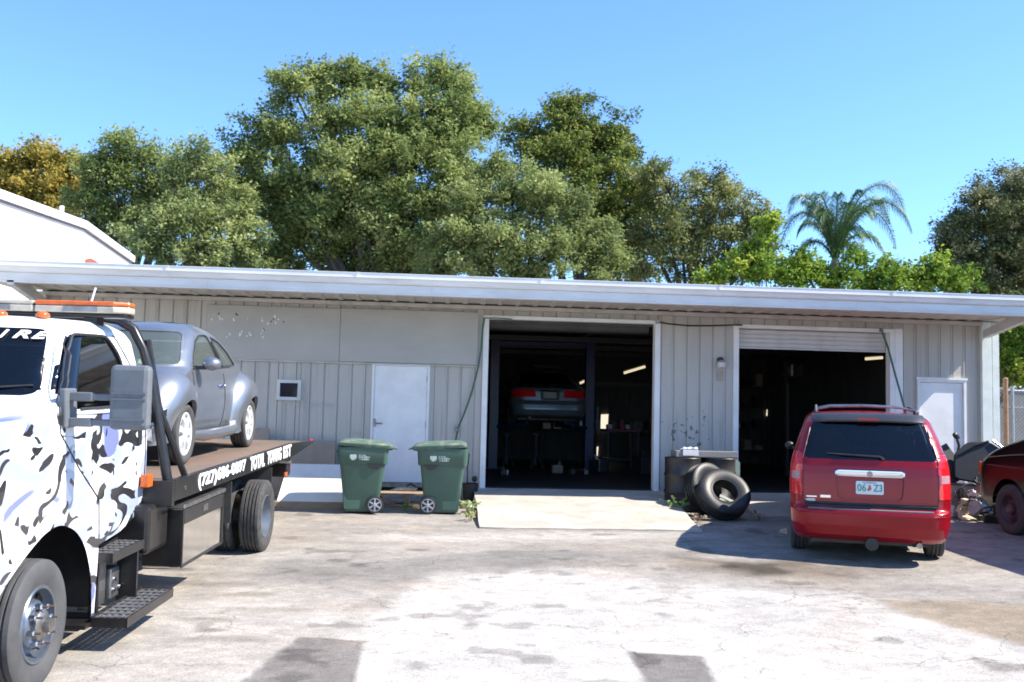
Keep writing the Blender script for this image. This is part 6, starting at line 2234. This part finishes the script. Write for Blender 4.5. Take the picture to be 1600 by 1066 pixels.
OAK = leaf_mat('oak_leaf', [(0.081, 0.125, 0.038), (0.188, 0.245, 0.076), (0.315, 0.375, 0.125), (0.493, 0.527, 0.203)])
OAK2 = leaf_mat('grey_olive_leaf', [(0.103, 0.145, 0.051), (0.207, 0.260, 0.092), (0.317, 0.373, 0.137), (0.463, 0.502, 0.207)])
YEL = leaf_mat('yellow_brown_leaf', [(0.132, 0.125, 0.029), (0.318, 0.280, 0.063), (0.485, 0.393, 0.088), (0.596, 0.455, 0.126)])
SPARSE = leaf_mat('dry_olive_leaf', [(0.097, 0.118, 0.043), (0.182, 0.220, 0.076), (0.301, 0.322, 0.120), (0.430, 0.415, 0.182)])
BRIGHT = leaf_mat('bright_green_leaf', [(0.060, 0.131, 0.023), (0.143, 0.247, 0.035), (0.270, 0.386, 0.056), (0.472, 0.525, 0.077)])
DARK = leaf_mat('dark_olive_leaf', [(0.058, 0.077, 0.033), (0.119, 0.142, 0.056), (0.224, 0.234, 0.098), (0.425, 0.396, 0.196)], trans=.2)

ev = 'trees behind the garage'
tree('oak_tree', 'biggest oak with a wide broken crown behind the middle of the garage', 'tree', (-1.2, 17.0),
     [(455, 135, 42, 0), (425, 195, 45, .3), (390, 245, 42, 0), (375, 290, 40, .6), (505, 130, 38, .5), (545, 125, 38, 0), (600, 140, 45, .4), (520, 195, 60, 0), (590, 200, 62, -.6), (650, 190, 55, -.5), (690, 125, 42, .2), (675, 105, 25, .3), (725, 165, 42, 0), (745, 195, 30, .3), (700, 215, 55, -.6), (460, 270, 55, .2), (540, 275, 70, -1.0), (625, 275, 72, -1.2), (700, 285, 62, -1.2), (420, 335, 50, .4), (490, 345, 60, 0), (570, 350, 65, -.8), (650, 360, 62, -1.2), (520, 400, 48, .3), (610, 410, 45, -.4), (440, 395, 42, .8), (560, 330, 60, 1.2), (640, 240, 60, 1.0), (480, 310, 55, 1.2), (690, 340, 50, 1.0), (400, 400, 34, 1.0), (570, 420, 40, 1.2), (660, 420, 40, 1.0), (700, 400, 40, .5)],
     OAK, 17.0, .17, 30, 64, .50, trunk_r=.42, group=ev, fill=.35)
tree('oak_tree', 'lower grey-olive oak in front of the taller trees, right of the big oak', 'tree', (3.4, 14.0),
     [(745, 310, 52, 0), (800, 300, 50, .4), (770, 265, 30, .6), (850, 325, 55, 0), (905, 350, 50, 0), (945, 385, 42, .2), (720, 375, 55, -.2), (790, 370, 60, -.5), (860, 385, 55, -.4), (915, 410, 45, 0), (680, 415, 42, 0), (760, 415, 50, -.2), (830, 425, 45, -.3), (960, 415, 28, .2)],
     OAK2, 14.0, .14, 34, 70, .42, trunk_r=.33, group=ev, fill=.45)
tree('oak_tree', 'tall oak with two pointed tops right of the biggest oak', 'tree', (5.6, 18.5),
     [(818, 205, 26, 0), (830, 245, 34, 0), (875, 185, 36, 0), (897, 165, 22, 0), (910, 205, 40, 0), (890, 245, 52, -.3), (962, 212, 32, 0), (975, 245, 34, 0), (945, 265, 46, -.3), (850, 290, 40, 0), (920, 310, 55, -.5), (990, 290, 42, 0), (970, 340, 48, -.2), (1010, 330, 34, 0), (985, 390, 38, 0), (900, 360, 45, 0), (940, 330, 45, .8), (860, 230, 36, .6), (930, 230, 34, .6), (1000, 430, 30, .3)],
     leaf_mat('warm_oak_leaf', [(0.058, 0.095, 0.024), (0.139, 0.190, 0.047), (0.243, 0.293, 0.073), (0.370, 0.380, 0.106)]), 18.5, .17, 30, 62, .46, trunk_r=.34, group=ev, fill=.35)
tree('slender_tree', 'thin-leaved olive tree with sky showing through, left of the palm', 'tree', (9.0, 16.5),
     [(1020, 275, 30, 0), (1045, 300, 40, 0), (1040, 350, 42, 0), (1090, 300, 36, 0), (1120, 285, 26, 0), (1135, 310, 36, 0), (1165, 325, 32, 0), (1195, 345, 26, 0), (1180, 375, 32, 0), (1100, 350, 40, 0), (1030, 400, 40, 0), (1085, 395, 34, 0), (1140, 370, 34, 0), (1000, 425, 30, 0), (1060, 425, 30, 0), (1075, 365, 40, .5), (1130, 415, 34, .4), (1010, 365, 40, .3), (1160, 355, 30, 0), (1190, 395, 28, .4), (1115, 330, 34, .3)],
     SPARSE, 16.5, .13, 30, 56, .42, trunk_r=.22, group=ev, fill=.25, twigs=.6)
tree('oak_tree', 'small oak at the left, just behind the garage roof and the white building', 'tree', (-7.2, 14.5),
     [(225, 365, 34, 0), (265, 345, 38, 0), (310, 335, 38, 0), (350, 350, 36, 0), (385, 365, 32, 0), (245, 400, 36, 0), (295, 390, 46, -.4), (350, 395, 42, -.2), (305, 270, 28, .6), (300, 240, 20, .6), (335, 285, 30, .6), (285, 310, 30, .3), (390, 405, 30, 0), (330, 250, 26, .8), (350, 310, 40, 1.0), (375, 330, 36, 1.2), (270, 290, 30, .8), (320, 410, 40, .5)],
     OAK2, 14.5, .14, 32, 64, .42, trunk_r=.26, group=ev, fill=.35, twigs=.5)
tree('slender_tree', 'airy pale tree rising behind the white building', 'tree', (-10.6, 19.0),
     [(165, 245, 30, 0), (185, 225, 22, 0), (225, 245, 30, 0), (250, 265, 24, 0), (150, 285, 34, 0), (195, 290, 34, 0), (235, 295, 30, 0), (175, 335, 32, 0), (215, 340, 30, 0), (125, 310, 26, 0), (265, 300, 26, 0), (200, 265, 30, .4), (160, 320, 34, .5), (240, 330, 34, .3), (205, 375, 36, .3), (270, 265, 24, 0), (150, 360, 34, .4)],
     OAK, 19.0, .15, 32, 60, .48, trunk_r=.2, group=ev, fill=.2, twigs=.7)
tree('yellow_tree', 'yellow-brown tree at the far left above the white building', 'tree', (-15.0, 22.0),
     [(20, 255, 30, 0), (55, 250, 34, 0), (95, 255, 32, 0), (118, 262, 22, 0), (30, 290, 38, 0), (75, 295, 42, -.3), (110, 300, 34, 0), (0, 280, 40, 0), (-40, 270, 40, 0), (60, 320, 40, 0), (100, 335, 36, 0), (-20, 310, 40, 0)],
     YEL, 22.0, .17, 34, 70, .46, trunk_r=.3, group=ev, fill=.4)
tree('oak_tree', 'dark broad tree at the right edge, dry twigs in its sunny top', 'tree', (19.5, 15.0),
     [(1535, 310, 32, 0), (1570, 300, 36, 0), (1600, 290, 40, 0), (1510, 350, 36, 0), (1555, 345, 46, -.3), (1600, 345, 50, -.3), (1495, 385, 28, 0), (1530, 395, 48, 0), (1580, 405, 56, -.3), (1500, 425, 36, 0), (1545, 445, 50, 0), (1600, 450, 50, 0), (1640, 320, 60, 0), (1650, 400, 70, 0), (1700, 350, 70, .5)],
     DARK, 15.0, .13, 40, 80, .42, trunk_r=.35, group=ev, fill=.4, twigs=.6)
# bright broad-leaved saplings behind the right half of the roof
bg_ = 'bright green saplings behind the garage roof'
for lb, base, lobes in (
        ('bright green sapling with a tall tip, left of the palm', (9.9, 12.2), [(1125, 425, 28, 0), (1155, 405, 28, 0), (1190, 395, 28, 0), (1200, 365, 18, 0), (1203, 345, 11, 0), (1185, 430, 32, 0), (1225, 415, 26, 0), (1225, 440, 24, 0), (1110, 440, 18, 0)]),
        ('bright green sapling in front of the palm trunk', (11.6, 12.0), [(1255, 425, 24, 0), (1262, 405, 16, 0), (1330, 400, 17, 0), (1325, 430, 26, 0), (1295, 445, 24, 0), (1360, 430, 26, 0), (1280, 432, 16, 0)]),
        ('bright green sapling right of the palm', (13.9, 12.0), [(1385, 425, 24, 0), (1400, 445, 24, 0), (1420, 428, 22, 0), (1360, 448, 22, 0), (1440, 440, 22, 0)]),
        ('deeper green sapling below the dark tree at the right', (15.8, 12.0), [(1455, 425, 26, 0), (1470, 412, 20, 0), (1490, 435, 26, 0), (1440, 448, 24, 0), (1505, 450, 22, 0)])):
    tree('sapling', lb, 'tree', base, lobes, BRIGHT, 12.2, .15, 40, 40, .34, trunk_r=.09, group=bg_, fill=.4, aspect=.62)
tree('shrub', 'leafy green shrub behind the chain-link fence under the right eave', 'shrub', (12.4, 4.6), [(1580, 520, 26, 0), (1605, 505, 30, 0), (1575, 560, 24, .3), (1610, 560, 36, 0), (1580, 590, 22, .4), (1640, 530, 50, .3), (1650, 590, 50, .3)],
     BRIGHT, 4.6, .12, 70, 44, .28, trunk_r=.07, fill=.5, aspect=.6)
tree('shrub', 'dark hedge mass behind the chain-link fence', 'shrub', (14.5, 8.6), [(1575, 480, 30, 0), (1610, 490, 40, 0), (1580, 530, 40, 0), (1620, 560, 50, 0), (1580, 580, 36, 0), (1660, 500, 60, 0)],
     DARK, 8.6, .13, 46, 60, .36, trunk_r=.09, fill=.5)


# ------------------------------------------------------------------ queen palm
def palm():
    c = at(1305, 415, 13.0)
    T = thing('palm_tree', 'feathery palm rising above the right half of the garage roof', 'tree', (c[0], 13.0, -.2), group=ev)
    H = c[2] + .2
    pm = leaf_mat('palm_leaf', [(0.040, 0.091, 0.034), (0.073, 0.141, 0.056), (0.124, 0.200, 0.076), (0.190, 0.266, 0.112)], .25, .45)
    tr = mat('palm_trunk', (.30, .27, .24), (.20, .18, .155), 4, .85, stretch=(1, 1, 6))
    mb = MB().tube([(0, 0, 0), (.05, 0, H * .5), (0, 0, H - .3)], [.19, .16, .15], 12)
    mb.build('trunk', tr, T, smooth=True)
    MB().tube([(0, 0, H - .35), (0, 0, H - .1), (0, 0, H + .25)], [.17, .22, .08], 10).build('crown_shaft', mat('palm_boots', (.36, .32, .29), (.25, .2, .16), 9, .9), T, smooth=True)
    dirs = [(1220, 385, -1.0), (1232, 335, -.6), (1255, 318, .6), (1262, 345, -.9), (1310, 305, .3), (1345, 300, -.6), (1380, 315, .2), (1425, 365, -.2), (1415, 340, .7), (1385, 405, -.5), (1355, 420, .4), (1290, 330, 1.2), (1240, 420, .8), (1335, 330, 1.5), (1270, 330, -1.3), (1400, 390, .9), (1325, 318, -.9), (1365, 345, -1.1), (1350, 380, -1.2), (1275, 360, -1.2), (1320, 350, .9), (1390, 350, .5), (1245, 370, .4)]
    for k, (px, py, dy) in enumerate(dirs):
        e = at(px, py, 13.0 + dy)
        tip = Vector((e[0] - c[0], dy, e[2] - c[2] + H))
        root = Vector((0, 0, H))
        d = tip - root
        hl = max(Vector((d.x, d.y, 0)).length, .2)
        ctl1 = root + Vector((d.x * .25, d.y * .25, max(d.z, 0) * .5 + .75 * hl + .2))
        ctl2 = root + Vector((d.x * .85, d.y * .85, d.z + .75 * hl * (.8 if d.z > 0 else 1.0)))
        if d.z > hl:
            ctl2 = tip + Vector((-d.x * .2, -d.y * .2, .15))
            ctl1 = root + Vector((d.x * .2, d.y * .2, d.z * .6))
        pts = []
        for i in range(23):
            t = i / 22
            pts.append(root * (1 - t) ** 3 + ctl1 * 3 * t * (1 - t) ** 2 + ctl2 * 3 * t * t * (1 - t) + tip * t ** 3)
        vs, fs, tn = [], [], []
        mb = MB().tube(pts, [.03 * (1 - i / 24) + .005 for i in range(23)], 5)
        fr = mb.build('frond', pm, T)
        lf = MB()
        for i in range(2, 22):
            for sub_ in range(4):
                t = sub_ / 4
                p = pts[i].lerp(pts[min(i + 1, 22)], t)
                tg = (pts[min(i + 1, 22)] - pts[i - 1]).normalized()
                sd = tg.cross(Vector((0, 0, 1)))
                sd = sd.normalized() if sd.length > .1 else Vector((1, 0, 0))
                for s in (-1, 1):
                    L = .62 * sin(pi * min(1, (i + t) / 23 * .9 + .12)) ** .6 * random.uniform(.8, 1.15)
                    a = p + (sd * s * .55 + tg * .45 + Vector((0, 0, random.uniform(-.1, .35)))) * L * .5
                    b = a + (sd * s * .35 + tg * .4 + Vector((random.uniform(-.1, .1), 0, -.75))) * L * .6
                    wv = tg.cross(a - p).cross(a - p)
                    wv = tg * .0105
                    lf.add([p - wv, p + wv, a + wv * 1.2, a - wv * 1.2, b], [(0, 1, 2, 3), (3, 2, 4)])
        o = lf.build('leaflets', pm, fr, fix=False, kind='stuff')
        for ob in (fr, o):
            at_ = ob.data.attributes.new('leaf_tone', 'FLOAT', 'POINT')
            base_t = random.uniform(.25, .75)
            at_.data.foreach_set('value', [min(1, max(0, base_t + random.uniform(-.2, .2))) for _ in ob.data.vertices])


palm()
